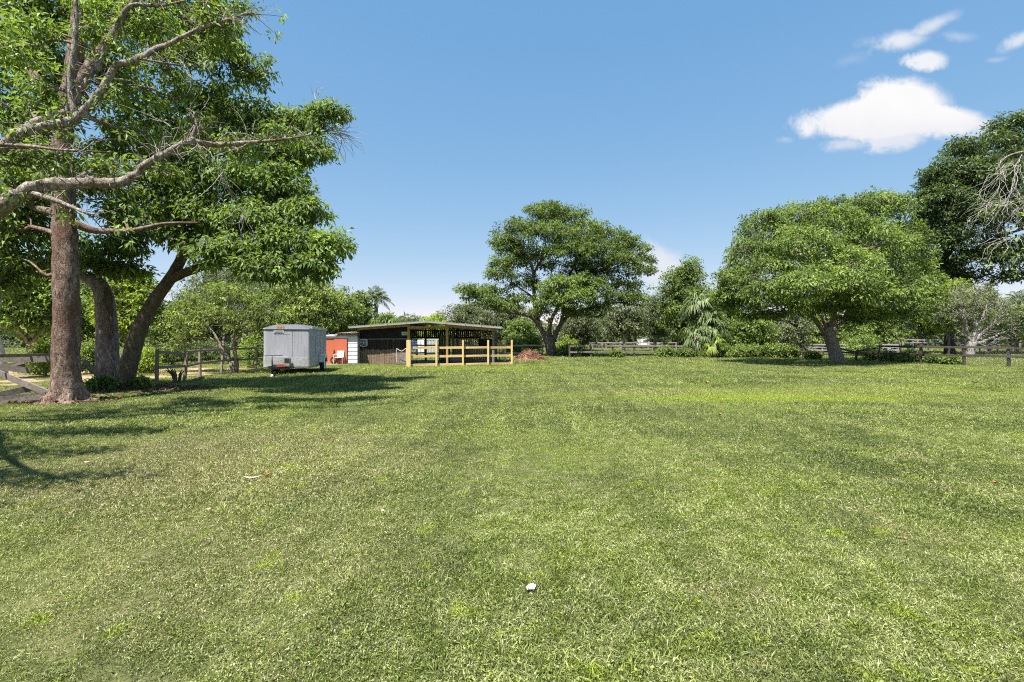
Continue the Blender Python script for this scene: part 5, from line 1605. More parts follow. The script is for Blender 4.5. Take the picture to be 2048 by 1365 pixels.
# ------------------------------------------------------------------ stable
def build_stable():
    y0, y1 = 30.6, 36.6
    xl, xr = atx(717, y0), atx(986.5, y0)
    xm1, xm2 = atx(817.5, y0), atx(894.5, y0)
    xrdg, zr = atx(855.5, y0), 2.72
    xel, xer = xl - 0.45, xr + 0.55
    zel, zer = 2.36, 2.34
    root = thing('stable', 'open-fronted timber horse stable with low metal gable roof behind the new pen', 'stable', ((xl + xr) / 2, (y0 + y1) / 2, 0))
    fw, gw, bw, bk = MATS['wood_frame'], MATS['wood_grey'], MATS['wood_brown'], MATS['wood_black']

    def ztop(x):
        return zr - (zr - zel) * (xrdg - x) / (xrdg - xel) if x < xrdg else zr - (zr - zer) * (x - xrdg) / (xer - xrdg)
    for k, (x, y) in enumerate([(xl, y0), (xm1, y0), (xm2, y0), (xr, y0), (xl, y1), (xm1, y1), (xm2, y1), (xr, y1), (xl, 33.6), (xm2, 33.6), (xr, 33.6)]):
        post(root, 'post', gw if k not in (1, 2) else fw, x, y, ztop(x) - 0.17, 0.14, seed=k)
    # roof sheets: corrugations run down the slope, each sheet a piece of its own, lapped over the next
    ys = np.arange(y0 - 0.55, y1 + 0.5, 0.92)
    for k, ya in enumerate(ys[:-1]):
        for (xa, za, xb, zb) in ((xrdg, zr, xel, zel), (xrdg, zr, xer, zer)):
            m = 24
            yy = np.linspace(ya - 0.04, ya + 0.92, m)
            zo = 0.016 * np.sin(yy * 2 * math.pi / 0.12) + 0.004 * (k % 2) + 0.045
            V = np.concatenate([np.stack([np.full(m, xa), yy, za + zo], 1), np.stack([np.full(m, xb), yy, zb + zo], 1)])
            V2 = V - np.array([0, 0, 0.006])
            mb = MB()
            Q = [(i, i + 1, m + i + 1, m + i) for i in range(m - 1)]
            mb.add(np.concatenate([V, V2]), Q + [tuple(2 * m + q for q in q4[::-1]) for q4 in Q] + [(0, m, 3 * m, 2 * m), (m - 1, 3 * m - 1, 4 * m - 1, 2 * m - 1), (m, 2 * m - 1, 4 * m - 1, 3 * m)])
            mb.build('roof_sheet', MATS['roof_metal'], root)
    for k, x in enumerate([xel + 0.12, atx(747, y0), atx(780, y0), atx(817.5, y0), atx(894.5, y0), atx(933, y0), atx(964, y0), xer - 0.12]):
        rail(root, 'purlin', bk, (x, y0 - 0.5, ztop(x) - 0.012), (x, y1 + 0.3, ztop(x) - 0.012), 0.045, 0.085, seed=k)
    # front frame: sloping beams, tie beam and king post
    rail(root, 'rafter', fw, (xl - 0.05, y0 - 0.095, ztop(xl) - 0.14), (xm1 - 0.01, y0 - 0.095, ztop(xm1) - 0.14), 0.045, 0.15)
    rail(root, 'rafter', fw, (xm2 + 0.01, y0 - 0.095, ztop(xm2) - 0.14), (xr + 0.05, y0 - 0.095, ztop(xr) - 0.14), 0.045, 0.15)
    rail(root, 'tie_beam', fw, (xm1 - 0.07, y0 - 0.10, 2.36), (xm2 + 0.07, y0 - 0.10, 2.36), 0.045, 0.14)
    post(root, 'king_post', fw, xrdg, y0 - 0.095, zr - 0.03, 0.13, z0=2.44, sy=0.045)
    for x in (xm1, xm2):
        post(root, 'post_cap', fw, x, y0 - 0.10, ztop(x) - 0.04, 0.15, z0=2.44, sy=0.05)
    fx = [xel, atx(747, y0), atx(780, y0), atx(817.5, y0), xrdg, atx(894.5, y0), atx(933, y0), atx(964, y0), xer]
    for xa_, xb_ in zip(fx[:-1], fx[1:]):
        rail(root, 'fascia', MATS['fascia_grey'], (xa_ + 0.012, y0 - 0.58, ztop(xa_) - 0.025), (xb_ - 0.012, y0 - 0.58, ztop(xb_) - 0.025), 0.02, 0.10, jit=0.004)
    rail(root, 'rafter', bk, (xl, y1, ztop(xl) - 0.15), (xrdg, y1, zr - 0.15), 0.05, 0.14)
    rail(root, 'rafter', bk, (xrdg, y1 + 0.002, zr - 0.155), (xr, y1, ztop(xr) - 0.15), 0.05, 0.14)
    # left stall front: weathered boards, dark bars, shade cloth
    rng = random.Random(4)
    x = xl + 0.10
    k = 0
    while x < xm1 - 0.10:
        w_ = rng.uniform(0.13, 0.17)
        h = 0.95 + rng.uniform(-0.03, 0.03)
        mb = MB(k)
        mb.box((x + w_ / 2, y0 + 0.06 + rng.uniform(-0.008, 0.008), h / 2 + 0.01), (w_ - 0.012, 0.028, h), jit=0.004)
        mb.build('board', bw, root)
        x += w_
        k += 1
    x = xl + 0.12
    while x < xm1 - 0.10:
        mb = MB(k)
        mb.box((x, y0 + 0.07, 1.29), (0.085, 0.03, 0.64))
        mb.build('bar', bk, root)
        x += 0.118
        k += 1
    rail(root, 'stall_rail', gw, (xl + 0.08, y0 + 0.03, 1.615), (xm1 - 0.07, y0 + 0.03, 1.635), 0.04, 0.06)
    mb = MB()
    mb.add([(xl + 0.08, y0 + 0.09, 1.62), (xm1 - 0.07, y0 + 0.09, 1.62), (xm1 - 0.07, y0 + 0.09, ztop(xm1) - 0.05), (xl + 0.08, y0 + 0.09, ztop(xl) - 0.05),
            (xl + 0.08, y0 + 0.11, 1.62), (xm1 - 0.07, y0 + 0.11, 1.62), (xm1 - 0.07, y0 + 0.11, ztop(xm1) - 0.05), (xl + 0.08, y0 + 0.11, ztop(xl) - 0.05)],
           [(0, 1, 2, 3), (7, 6, 5, 4), (0, 4, 5, 1), (2, 6, 7, 3), (1, 5, 6, 2), (0, 3, 7, 4)])
    mb.build('shade_cloth', MATS['shade_cloth'], root)
    # stall walls along the depth and at the back of the left stall
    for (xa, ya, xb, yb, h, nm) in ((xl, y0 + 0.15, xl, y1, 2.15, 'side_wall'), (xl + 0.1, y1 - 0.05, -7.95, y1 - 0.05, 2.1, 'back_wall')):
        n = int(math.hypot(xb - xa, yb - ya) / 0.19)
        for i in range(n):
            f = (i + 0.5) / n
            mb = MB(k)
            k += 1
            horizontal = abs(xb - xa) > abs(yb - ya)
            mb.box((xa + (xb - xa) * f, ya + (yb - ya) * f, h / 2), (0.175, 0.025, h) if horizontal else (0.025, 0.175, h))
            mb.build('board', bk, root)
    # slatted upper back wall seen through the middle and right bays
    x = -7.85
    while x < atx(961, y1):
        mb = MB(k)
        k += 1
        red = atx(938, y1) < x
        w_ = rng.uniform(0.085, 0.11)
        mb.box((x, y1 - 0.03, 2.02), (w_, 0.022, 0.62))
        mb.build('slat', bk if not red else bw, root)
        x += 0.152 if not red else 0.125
    for z in (1.76, 2.28):
        rail(root, 'back_rail', bk, (-7.9, y1 - 0.06, z), (atx(962, y1), y1 - 0.06, z), 0.035, 0.09)
    # gable slats at the back under the ridge
    for i in range(16):
        xg = xrdg - 1.55 + i * 0.18
        zt = ztop(xg) - 0.24
        mb = MB(k)
        k += 1
        mb.box((xg, y1 - 0.028, (2.34 + zt) / 2), (0.10, 0.022, max(0.05, zt - 2.34)))
        mb.build('slat', bk, root)
    # right stall: partition and front at mid depth
    n = 5
    for i in range(n):
        mb = MB(k)
        k += 1
        mb.box((atx(877, 35.5) + 0.09 + 0.175 * i, 35.5, 0.98), (0.165, 0.025, 1.9))
        mb.build('board', gw, root)
    yq = 33.4
    x = xm2 + 0.1
    while x < xr - 0.1:
        w_ = rng.uniform(0.14, 0.2)
        mb = MB(k)
        k += 1
        h = 1.0 + rng.uniform(-0.02, 0.02)
        mb.box((x + w_ / 2, yq, h / 2 + 0.02), (w_ - 0.012, 0.028, h), jit=0.004)
        mb.build('board', gw if rng.random() < 0.65 else bw, root)
        x += w_
    x = xm2 + 0.12
    while x < atx(953, yq):
        mb = MB(k)
        k += 1
        mb.box((x, yq + 0.01, 1.34), (0.045, 0.03, 0.62))
        mb.build('bar', gw, root)
        x += 0.12
    rail(root, 'stall_rail', gw, (xm2 + 0.07, yq - 0.03, 1.66), (atx(955, yq), yq - 0.03, 1.66), 0.04, 0.07)
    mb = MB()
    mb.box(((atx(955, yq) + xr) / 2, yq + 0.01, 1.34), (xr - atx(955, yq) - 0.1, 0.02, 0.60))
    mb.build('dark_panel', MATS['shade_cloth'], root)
    # low slab over the stall floor, the stable's shadow put into its colour
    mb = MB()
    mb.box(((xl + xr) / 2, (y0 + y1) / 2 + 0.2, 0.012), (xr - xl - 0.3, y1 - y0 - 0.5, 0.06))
    mb.build('shaded_floor', MATS['floor_shade'], root)

    # things hung on it or standing in it
    xf, zf = atx(728, y0), EYE + (CY - 686) / F_PX * y0
    fan = thing('box_fan', 'pale square box fan hung on the dark bars of the stable', 'fan', (xf, y0 - 0.03, zf - 0.24))
    S = 0.235
    mb = MB()
    n = 32
    ang = [2 * math.pi * i / n for i in range(n)]

    def sq(r, q):
        c_, s_ = math.cos(q), math.sin(q)
        d = (abs(c_) ** 5 + abs(s_) ** 5) ** (1 / 5)
        return r * c_ / d, r * s_ / d
    ringv = []
    for (r, dy) in ((S, 0.0), (S, -0.11), (S * 0.86, -0.11), (S * 0.86, 0.0)):
        ringv += [(xf + sq(r, q)[0], y0 - 0.02 + dy, zf + sq(r, q)[1]) for q in ang]
    mb.add(ringv, [(k_ * n + i, ((k_ + 1) % 4) * n + i, ((k_ + 1) % 4) * n + (i + 1) % n, k_ * n + (i + 1) % n) for k_ in range(4) for i in range(n)])
    mb.build('frame', MATS['fan_white'], fan, smooth=False)
    for i in range(5):
        q0 = 2 * math.pi * i / 5
        V = []
        for r, dq, dy in ((0.04, 0.0, 0.02), (0.19, 0.1, 0.03), (0.19, 0.85, -0.02), (0.04, 0.7, -0.015)):
            V.append((xf + r * math.cos(q0 + dq), y0 - 0.075 + dy, zf + r * math.sin(q0 + dq)))
        V2 = [(p[0], p[1] + 0.005, p[2]) for p in V]
        mb = MB()
        mb.add(V + V2, [(0, 1, 2, 3), (7, 6, 5, 4), (0, 4, 5, 1), (1, 5, 6, 2), (2, 6, 7, 3), (3, 7, 4, 0)])
        mb.build('blade', MATS['fan_grey'], fan)
    for r in (0.05, 0.10, 0.15, 0.195):
        mb = MB()
        mb.tube([(xf + r * math.cos(q), y0 - 0.128, zf + r * math.sin(q)) for q in np.linspace(0, 2 * math.pi, 25)], 0.004, 4, cap=False)
        mb.build('grille_ring', MATS['fan_white'], fan)
    mb = MB()
    mb.tube([(xf, y0 - 0.12, zf), (xf, y0 - 0.145, zf)], [0.05, 0.045], 14)
    mb.build('hub', MATS['fan_white'], fan)
    mb = MB()
    mb.tube(spline([(xf - 0.05, y0 - 0.04, zf - 0.23), (xf - 0.04, y0 - 0.03, zf - 0.5), (xf - 0.02, y0, zf - 0.8), (xf - 0.10, y0, zf - 1.0)], 5), 0.012, 5)
    mb.build('cord', MATS['cord_green'], fan)

    xs, zs = atx(808.6, y0), EYE + (CY - 667.5) / F_PX * y0
    sg = thing('small_sign', 'small pale green notice board under the stable eave', 'sign', (xs, y0 + 0.05, zs - 0.12))
    mb = MB()
    mb.box((xs, y0 + 0.06, zs), (0.37, 0.02, 0.22))
    mb.build('plate', MATS['sign_green'], sg)
    for i, (dx, dz, w_, h_) in enumerate(((-0.10, 0.0, 0.03, 0.06), (-0.01, 0.02, 0.09, 0.025), (0.0, -0.02, 0.07, 0.02), (0.10, 0.0, 0.04, 0.03))):
        mb = MB()
        mb.box((xs + dx, y0 + 0.045, zs + dz), (w_, 0.006, h_))
        mb.build('faded_mark', MATS['sign_ink'], sg)

    # leaning pipe gate with wire mesh
    xa, xb = atx(792.5, y0 - 0.25), atx(812, y0 - 0.25)
    yg = y0 - 0.25
    gt = thing('wire_gate', 'small cream pipe gate with wire mesh leaning at the end of the board wall', 'gate', ((xa + xb) / 2, yg, 0))
    mb = MB()
    mb.tube(spline([(xa + 0.03, yg, 0.0), (xa, yg + 0.05, 0.9), (xa + 0.05, yg + 0.05, 1.0), (xa + 0.32, yg + 0.05, 0.86), (xb - 0.04, yg + 0.05, 1.02), (xb, yg + 0.05, 0.95), (xb, yg, 0.0)], 4), 0.017, 8)
    mb.build('pipe_frame', MATS['pipe_cream'], gt, smooth=True)
    for i in range(7):
        z = 0.12 + 0.095 * i
        rail(gt, 'wire', MATS['wire'], (xa + 0.05, yg + 0.03, z - 0.02), (xb - 0.02, yg + 0.03, z + 0.03), 0.012, 0.014, jit=0)
    for i in range(8):
        x = xa + 0.1 + i * (xb - xa - 0.15) / 7
        rail(gt, 'wire', MATS['wire'], (x, yg + 0.04, 0.1), (x + 0.02, yg + 0.04, 0.74), 0.010, 0.010, jit=0)

    # feed tub and barrel in the right bay
    for nm, lb, px, Y, r, h, mt in (('feed_tub', 'low grey feed tub on the ground inside the right bay of the stable', 911, 32.6, 0.48, 0.5, 'tub_grey'), ('barrel', 'dark brown barrel standing by the right stall boards', 929, 33.0, 0.24, 0.6, 'wood_brown')):
        x = atx(px, Y)
        o = thing(nm, lb, 'tub' if 'tub' in nm else 'barrel', (x, Y, 0))
        mb = MB()
        prof = [(r * 0.82, 0.0), (r * 0.95, h * 0.5), (r, h), (r * 1.05, h), (r * 1.05, h - 0.04), (r * 0.96, h - 0.045), (r * 0.9, h * 0.3)] if 'tub' in nm else [(r * 0.85, 0), (r, h * 0.5), (r * 0.87, h), (r * 0.8, h), (r * 0.8, h - 0.05)]
        n = 20
        V = [(x + pr * math.cos(2 * math.pi * i / n), Y + pr * math.sin(2 * math.pi * i / n), 0.03 + pz) for pr, pz in prof for i in range(n)]
        mb.add(V, [(k_ * n + i, k_ * n + (i + 1) % n, (k_ + 1) * n + (i + 1) % n, (k_ + 1) * n + i) for k_ in range(len(prof) - 1) for i in range(n)], ngons=[list(range(n))[::-1], list(range((len(prof) - 1) * n, len(prof) * n))])
        mb.build('shell', MATS[mt], o, smooth=True)
        mb = MB()
        mb.tube([(x + r * 1.0 * math.cos(q), Y + r * 1.0 * math.sin(q), 0.03 + h * (0.99 if 'tub' in nm else 0.5)) for q in np.linspace(0, 2 * math.pi, 25)], 0.02, 5, cap=False)
        mb.build('rim', MATS['trim_light'] if 'tub' in nm else MATS['steel_dark'], o)


build_stable()


# ------------------------------------------------------------------ red-doored shed
def build_shed():
    y0 = 30.0
    xl, xd, xr = atx(632, y0), atx(694, y0), atx(714, y0)
    root = thing('shed', 'low white-boarded shed with red double doors beside the stable', 'shed', ((xl + xr) / 2, y0 + 1.2, 0))
    mb = MB()
    mb.box(((xl + xr) / 2, y0 + 1.35, 0.86), (xr - xl - 0.06, 2.5, 1.7))
    mb.build('walls', MATS['block_wall'], root)
    for i in range(7):
        z = 0.12 + i * 0.252
        mb = MB(i)
        mb.add([(xd + 0.02, y0 + 0.055, z), (xr, y0 + 0.055, z), (xr, y0 + 0.075, z + 0.262), (xd + 0.02, y0 + 0.075, z + 0.262),
                (xd + 0.02, y0 + 0.095, z), (xr, y0 + 0.095, z), (xr, y0 + 0.095, z + 0.262), (xd + 0.02, y0 + 0.095, z + 0.262)],
               [(0, 1, 2, 3), (7, 6, 5, 4), (0, 4, 5, 1), (2, 6, 7, 3), (1, 5, 6, 2), (0, 3, 7, 4)])
        mb.build('lap_board', MATS['white_boards'], root)
    mb = MB()
    mb.box(((xl + xr) / 2 - 0.3, y0 + 0.03, 1.725), (xr - xl - 0.6, 0.05, 0.13))
    mb.build('fascia', MATS['white_boards'], root)
    xc = atx(668.5, y0)
    for (a_, b_, dy) in ((xl + 0.12, xc - 0.006, 0.0), (xc + 0.006, xd, -0.025)):
        mb = MB()
        mb.box(((a_ + b_) / 2, y0 + 0.03 + dy, 0.865), (b_ - a_, 0.045, 1.55))
        d = mb.build('door', MATS['red_paint'], root)
        if dy:
            mb = MB()
            mb.box((a_ + 0.03, y0 - 0.035, 0.78), (0.03, 0.04, 0.12)).box((a_ - 0.02, y0 - 0.03, 0.90), (0.12, 0.03, 0.035))
            mb.build('latch', MATS['steel_dark'], d)
        else:
            mb = MB()
            mb.box((b_ - 0.04, y0 - 0.005, 0.72), (0.03, 0.03, 0.1))
            mb.build('handle', MATS['steel_dark'], d)
    # rusty roof sheets sloping up to the back
    for k in range(3):
        xa = atx(672, y0) + k * 0.46
        m = 14
        xx = np.linspace(xa, xa + 0.48, m)
        zo = 0.014 * np.sin(xx * 2 * math.pi / 0.11) + 0.004 * k
        V = np.concatenate([np.stack([xx, np.full(m, y0 - 0.15), 1.98 + zo + 0.05 * (xx - xa)], 1), np.stack([xx, np.full(m, y0 + 2.7), 2.12 + zo], 1)])
        mb = MB()
        mb.add(np.concatenate([V, V - np.array([0, 0, 0.012])]), [(i, i + 1, m + i + 1, m + i) for i in range(m - 1)] + [(2 * m + i, 3 * m + i, 3 * m + i + 1, 2 * m + i + 1) for i in range(m - 1)]
               + [(i, 2 * m + i, 2 * m + i + 1, i + 1) for i in range(m - 1)])
        mb.build('roof_sheet', MATS['roof_rust'], root)
    for k in range(3):
        xa = xl - 0.1 + k * 0.5
        mb = MB()
        mb.add([(xa, y0 - 0.08, 1.80), (xa + 0.52, y0 - 0.08, 1.80), (xa + 0.52, y0 + 2.7, 1.95), (xa, y0 + 2.7, 1.95), (xa, y0 - 0.08, 1.785), (xa + 0.52, y0 - 0.08, 1.785), (xa + 0.52, y0 + 2.7, 1.935), (xa, y0 + 2.7, 1.935)],
               [(0, 1, 2, 3), (7, 6, 5, 4), (0, 4, 5, 1), (1, 5, 6, 2), (3, 2, 6, 7), (0, 3, 7, 4)])
        mb.build('roof_sheet', MATS['trim_light'], root)
    rail(root, 'eave_board', MATS['wood_brown'], (atx(675, y0), y0 - 0.02, 1.90), (xr, y0 - 0.02, 1.93), 0.03, 0.07)
    rail(root, 'eave_board', MATS['block_wall'], (atx(668, y0), y0 + 0.02, 1.83), (xr, y0 + 0.02, 1.85), 0.03, 0.08)
    mb = MB()
    mb.box((atx(676, y0) - 0.2, y0 - 0.28, 0.035), (1.9, 0.52, 0.09), jit=0.01)
    mb.build('doorstep', MATS['concrete'], root)

    # chair on the step
    xc, yc, z0 = atx(678.5, 29.7), 29.72, 0.08
    ch = thing('patio_chair', 'white metal patio chair with pale mesh back in front of the red doors', 'chair', (xc, yc, z0))
    w_ = 0.26
    for sx in (-1, 1):
        mb = MB()
        mb.tube([(xc + sx * w_, yc - 0.24, z0), (xc + sx * w_, yc - 0.24, z0 + 0.60)], 0.014, 8)
        mb.build('leg', MATS['chair_white'], ch)
        mb = MB()
        mb.tube([(xc + sx * w_, yc + 0.24, z0), (xc + sx * w_ * 0.8, yc + 0.16, z0 + 0.45), (xc + sx * w_ * 0.8, yc + 0.22, z0 + 0.80)], 0.014, 8)
        mb.build('leg', MATS['chair_white'], ch)
        mb = MB()
        mb.tube(spline([(xc + sx * w_, yc - 0.25, z0 + 0.59), (xc + sx * w_, yc, z0 + 0.61), (xc + sx * w_ * 0.85, yc + 0.2, z0 + 0.60)], 4), 0.018, 8)
        mb.build('armrest', MATS['chair_white'], ch)
    mb = MB()
    mb.box((xc, yc, z0 + 0.41), (0.48, 0.44, 0.03))
    mb.build('seat', MATS['chair_white'], ch)
    mb = MB()
    mb.add([(xc - 0.2, yc + 0.17, z0 + 0.46), (xc + 0.2, yc + 0.17, z0 + 0.46), (xc + 0.2, yc + 0.225, z0 + 0.82), (xc - 0.2, yc + 0.225, z0 + 0.82),
            (xc - 0.2, yc + 0.19, z0 + 0.46), (xc + 0.2, yc + 0.19, z0 + 0.46), (xc + 0.2, yc + 0.245, z0 + 0.82), (xc - 0.2, yc + 0.245, z0 + 0.82)],
           [(0, 1, 2, 3), (7, 6, 5, 4), (0, 4, 5, 1), (1, 5, 6, 2), (2, 6, 7, 3), (3, 7, 4, 0)])
    mb.build('backrest', MATS['mesh_cloth'], ch)
    # things leaning on the doors behind the chair
    hx, hy, hz = atx(667, 29.8), 29.86, 0.32
    ho = thing('hose_coil', 'dark coiled hose leaning on the red door behind the chair', 'hose', (hx, hy, 0.08))
    for i in range(4):
        mb = MB()
        mb.tube([(hx + (0.22 - 0.03 * i) * math.cos(q), hy - 0.012 * i + 0.03 * math.sin(q), hz + (0.22 - 0.03 * i) * math.sin(q)) for q in np.linspace(0, 2 * math.pi, 21)], 0.018, 6, cap=False)
        mb.build('loop', MATS['rubber'], ho, smooth=True)
    bx, by = atx(685, 29.85), 29.86
    bt = thing('feed_bucket', 'dark red bucket behind the legs of the patio chair', 'bucket', (bx, by, 0.08))
    mb = MB()
    mb.tube([(bx, by, 0.085), (bx, by, 0.42)], [0.14, 0.18], 16)
    mb.build('shell', MATS['red_lens'], bt, smooth=True)
    mb = MB()
    mb.tube([(bx + 0.18 * math.cos(q), by, 0.42 + 0.10 * math.sin(q)) for q in np.linspace(0, math.pi, 11)], 0.008, 5)
    mb.build('handle', MATS['wire'], bt)


build_shed()


# ------------------------------------------------------------------ new timber pen
def build_pen():
    mat = MATS['wood_new']
    A = np.array([atx(819, 27.8), 27.8])
    B = np.array([atx(1023.5, 29.9), 29.9])
    root = thing('timber_pen', 'new yellow three-rail timber pen in front of the stable', 'fence', (A[0], A[1], 0))
    hs = 1.56
    pts = [A + (B - A) * f for f in (0, 0.252, 0.506, 0.757, 1.0)]
    for k, p in enumerate(pts):
        post(root, 'post', mat, p[0], p[1] + (0.0 if k in (0,) else -0.05), hs, 0.105 if k else 0.15, seed=k)
    d = (B - A) / np.linalg.norm(B - A)
    zz = (1.10, 0.60, 0.11)
    for k in range(4):
        for z in zz:
            p, q = pts[k] - d * (0.05 if k == 0 else -0.003), pts[k + 1] + d * (0.07 if k == 3 else -0.003)
            off = 0.0
            rail(root, 'rail', mat, (p[0], p[1] + 0.04 + off, z), (q[0], q[1] + 0.04 + off, z + 0.01), 0.04, 0.125, seed=k * 3)
    # left return runs back to the stable post, right return to the far corner post
    for (P, Q, n) in ((A, np.array([atx(817.5, 30.6) + 0.12, 30.35]), 1), (B, np.array([atx(999, 35.4), 35.4]), 2)):
        for k in range(1, n + 1):
            p = P + (Q - P) * (k / n)
            post(root, 'post', mat, p[0], p[1], hs - 0.02, 0.12, seed=20 + k)
            o = P + (Q - P) * ((k - 1) / n)
            for z in zz:
                e = (p - o) / np.linalg.norm(p - o)
                rail(root, 'rail', mat, (o[0] + e[0] * 0.07 + 0.0, o[1] + e[1] * 0.07, z), (p[0] - e[0] * 0.065, p[1] - e[1] * 0.065, z), 0.04, 0.14, seed=40 + k)
    # second leaf of the gate-post pair at the left corner
    post(root, 'post', mat, A[0] - 0.15, A[1] + 0.25, hs + 0.0, 0.14, seed=77)


build_pen()


# ------------------------------------------------------------------ fences
def rail_fence(name, label, pts, heights, rails, mat, rail_mat=None, ps=0.11, rh=0.13, tilts=None, group=None, rth=0.035, face=-1, skip=(), gap=0.004, rail_off=None):
    """posts at pts, rails (heights) from post to post; every post and every rail a part"""
    root = thing(name, label, 'fence', (pts[0][0], pts[0][1], 0), group)
    n = len(pts)
    rng = random.Random(n * 7 + len(label))
    for k, (x, y) in enumerate(pts):
        post(root, 'post', mat, x, y, heights if not isinstance(heights, (list, tuple)) else heights[k], ps, tilt=(tilts or {}).get(k, (rng.uniform(-0.02, 0.02), 0)), seed=k)
    for k in range(n - 1):
        a, b = np.array(pts[k]), np.array(pts[k + 1])
        e = (b - a) / np.linalg.norm(b - a)
        nrm = np.array([e[1], -e[0]])
        if np.dot(nrm, -(a + b) / 2) < 0:
            nrm = -nrm
        for j, z in enumerate(rails):
            if (k, j) in skip:
                continue
            da, db = rng.uniform(-0.035, 0.035), rng.uniform(-0.035, 0.035)
            if rail_off and (k, j) in rail_off:
                da, db = rail_off[(k, j)]
            off = nrm * (ps / 2 + rth / 2 + 0.006) * (-face)
            p, q = a + off + e * gap, b + off - e * gap
            rail(root, 'rail', rail_mat or mat, (p[0], p[1], z + da), (q[0], q[1], z + db), rth, rh, seed=k * 5 + j)
    return root


# middle fence
pm = [(atx(px, 43.0), 43.0 + 0.004 * (px - 1260)) for px in (1138, 1181, 1225, 1268.5, 1311, 1351, 1391)]
rail_fence('rail_fence', 'dark two-rail paddock fence between the spreading tree and the fan palms', pm, [1.1, 1.12, 1.1, 1.12, 1.1, 1.12, 1.14], (1.05, 0.52), MATS['wood_darkfence'], rail_mat=MATS['wood_grey'], ps=0.14, rh=0.14)
hoop = thing('pipe_hoop', 'bent grey pipe hoop rail right of the last middle fence post', 'rail', (atx(1400, 42.8), 42.8, 0))
mb = MB()
hx0, hx1 = atx(1394, 42.8), atx(1405.5, 42.8)
mb.tube(spline([(hx0, 42.8, 0.86), (hx0 + 0.2, 42.8, 0.88), (hx1 - 0.1, 42.8, 0.86), (hx1, 42.8, 0.72), (hx1, 42.8, 0.0)], 5), 0.03, 8)
mb.build('pipe', MATS['wire'], hoop, smooth=True)

# right-hand fence, sagging and overgrown
pr = [(24.6, 40.8), (25.4, 38.0), (25.45, 35.9), (26.0, 34.3), (26.45, 31.3), (27.4, 29.3), (28.35, 27.6), (29.3, 24.6), (30.2, 21.4)]
rail_fence('sagging_fence', 'dark sagging two-rail fence running past the leaning pale trunk to the right edge', pr, [1.25, 1.1, 0.75, 1.28, 1.3, 1.22, 1.25, 1.25, 1.25], (1.12, 0.62), MATS['wood_darkfence'], ps=0.12, rh=0.13,
           tilts={2: (0.28, 0.0), 3: (0.12, 0.0)}, rail_off={(0, 0): (0.05, -0.1), (1, 0): (-0.1, -0.42), (2, 0): (-0.42, -0.1), (1, 1): (0.0, 0.0), (2, 1): (0.0, 0.0)})


def chain_link():
    root = thing('chain_link', 'rusty chain-link netting stretched along the right end of the dark fence', 'netting', (27.4, 29.3, 0))
    mb = MB()
    a, b = np.array([27.32, 29.38]), np.array([29.2, 24.7])
    L = np.linalg.norm(b - a)
    e = (b - a) / L
    V, T = [], []
    st = 0.16
    K = int(L / st) + 6
    A_, B_ = [], []
    for i in range(-6, K):
        for sgn in (1, -1):
            s0, s1 = i * st, i * st + 0.95
            z0, z1 = (0.05, 1.0) if sgn > 0 else (1.0, 0.05)
            # clip to the ends
            f0, f1 = max(0.0, (0 - s0) / 0.95), min(1.0, (L - s0) / 0.95)
            if f1 - f0 < 0.05:
                continue
            pa, pb = s0 + 0.95 * f0, s0 + 0.95 * f1
            za, zb_ = z0 + (z1 - z0) * f0, z0 + (z1 - z0) * f1
            A_.append((a[0] + e[0] * pa, a[1] + e[1] * pa, za))
            B_.append((a[0] + e[0] * pb, a[1] + e[1] * pb, zb_))
    P = np.stack([np.array(A_), np.array(B_)], 1)
    V, Q = batch_tubes(P, np.full((len(P), 2), 0.0035), 3)
    tag(link('netting', mesh_np('netting', V - np.array(root.location), [Q]), MATS['wire_rust'], root), kind='stuff')


chain_link()

# grey railing behind the round tree and beyond the right-hand paddock
pg = [(atx(px, Y), Y) for px, Y in ((1586, 50.5), (1601, 50.2), (1622, 50.0), (1645, 49.8), (1670, 49.5), (1700, 49.2), (1731, 48.8), (1762, 48.4), (1795, 48.0))]
rail_fence('grey_railing', 'weathered grey four-rail fence behind the leaning pale trunk', pg, 1.22, (1.12, 0.84, 0.56, 0.28), MATS['wood_silver'], ps=0.12, rh=0.12)
pg = [(atx(px, Y), Y) for px, Y in ((1764, 60.5), (1772, 60), (1786, 60), (1800, 60), (1826, 60), (1856, 60), (1890, 60), (1925, 60), (1960, 60), (1995, 60), (2030, 60), (2065, 60), (2100, 60))]
rail_fence('grey_railing', 'far grey paddock railing under the golden palms at the right edge', pg, 1.75, (1.65, 1.3), MATS['wood_silver'], ps=0.13, rh=0.14)
# far pale railing beyond the middle fence
pg = [(atx(px, Y), Y) for px, Y in ((1100, 82), (1128, 82), (1156, 82), (1184, 82), (1212, 82), (1240, 82), (1268, 82), (1296, 82), (1324, 82), (1352, 82))]
rail_fence('grey_railing', 'far pale paddock railing seen over the middle fence', pg, 1.3, (1.2, 0.75), MATS['wood_silver'], ps=0.15, rh=0.16)
# black fence seen through the stable and on to the spreading tree
pb = [(atx(px, 39.7), 39.7) for px in (802, 834, 851, 890, 930, 968, 1006, 1044, 1085)]
rail_fence('black_fence', 'black two-rail fence seen through the open middle of the stable', pb, 1.2, (1.14, 0.52), MATS['black_paint'], ps=0.11, rh=0.13)

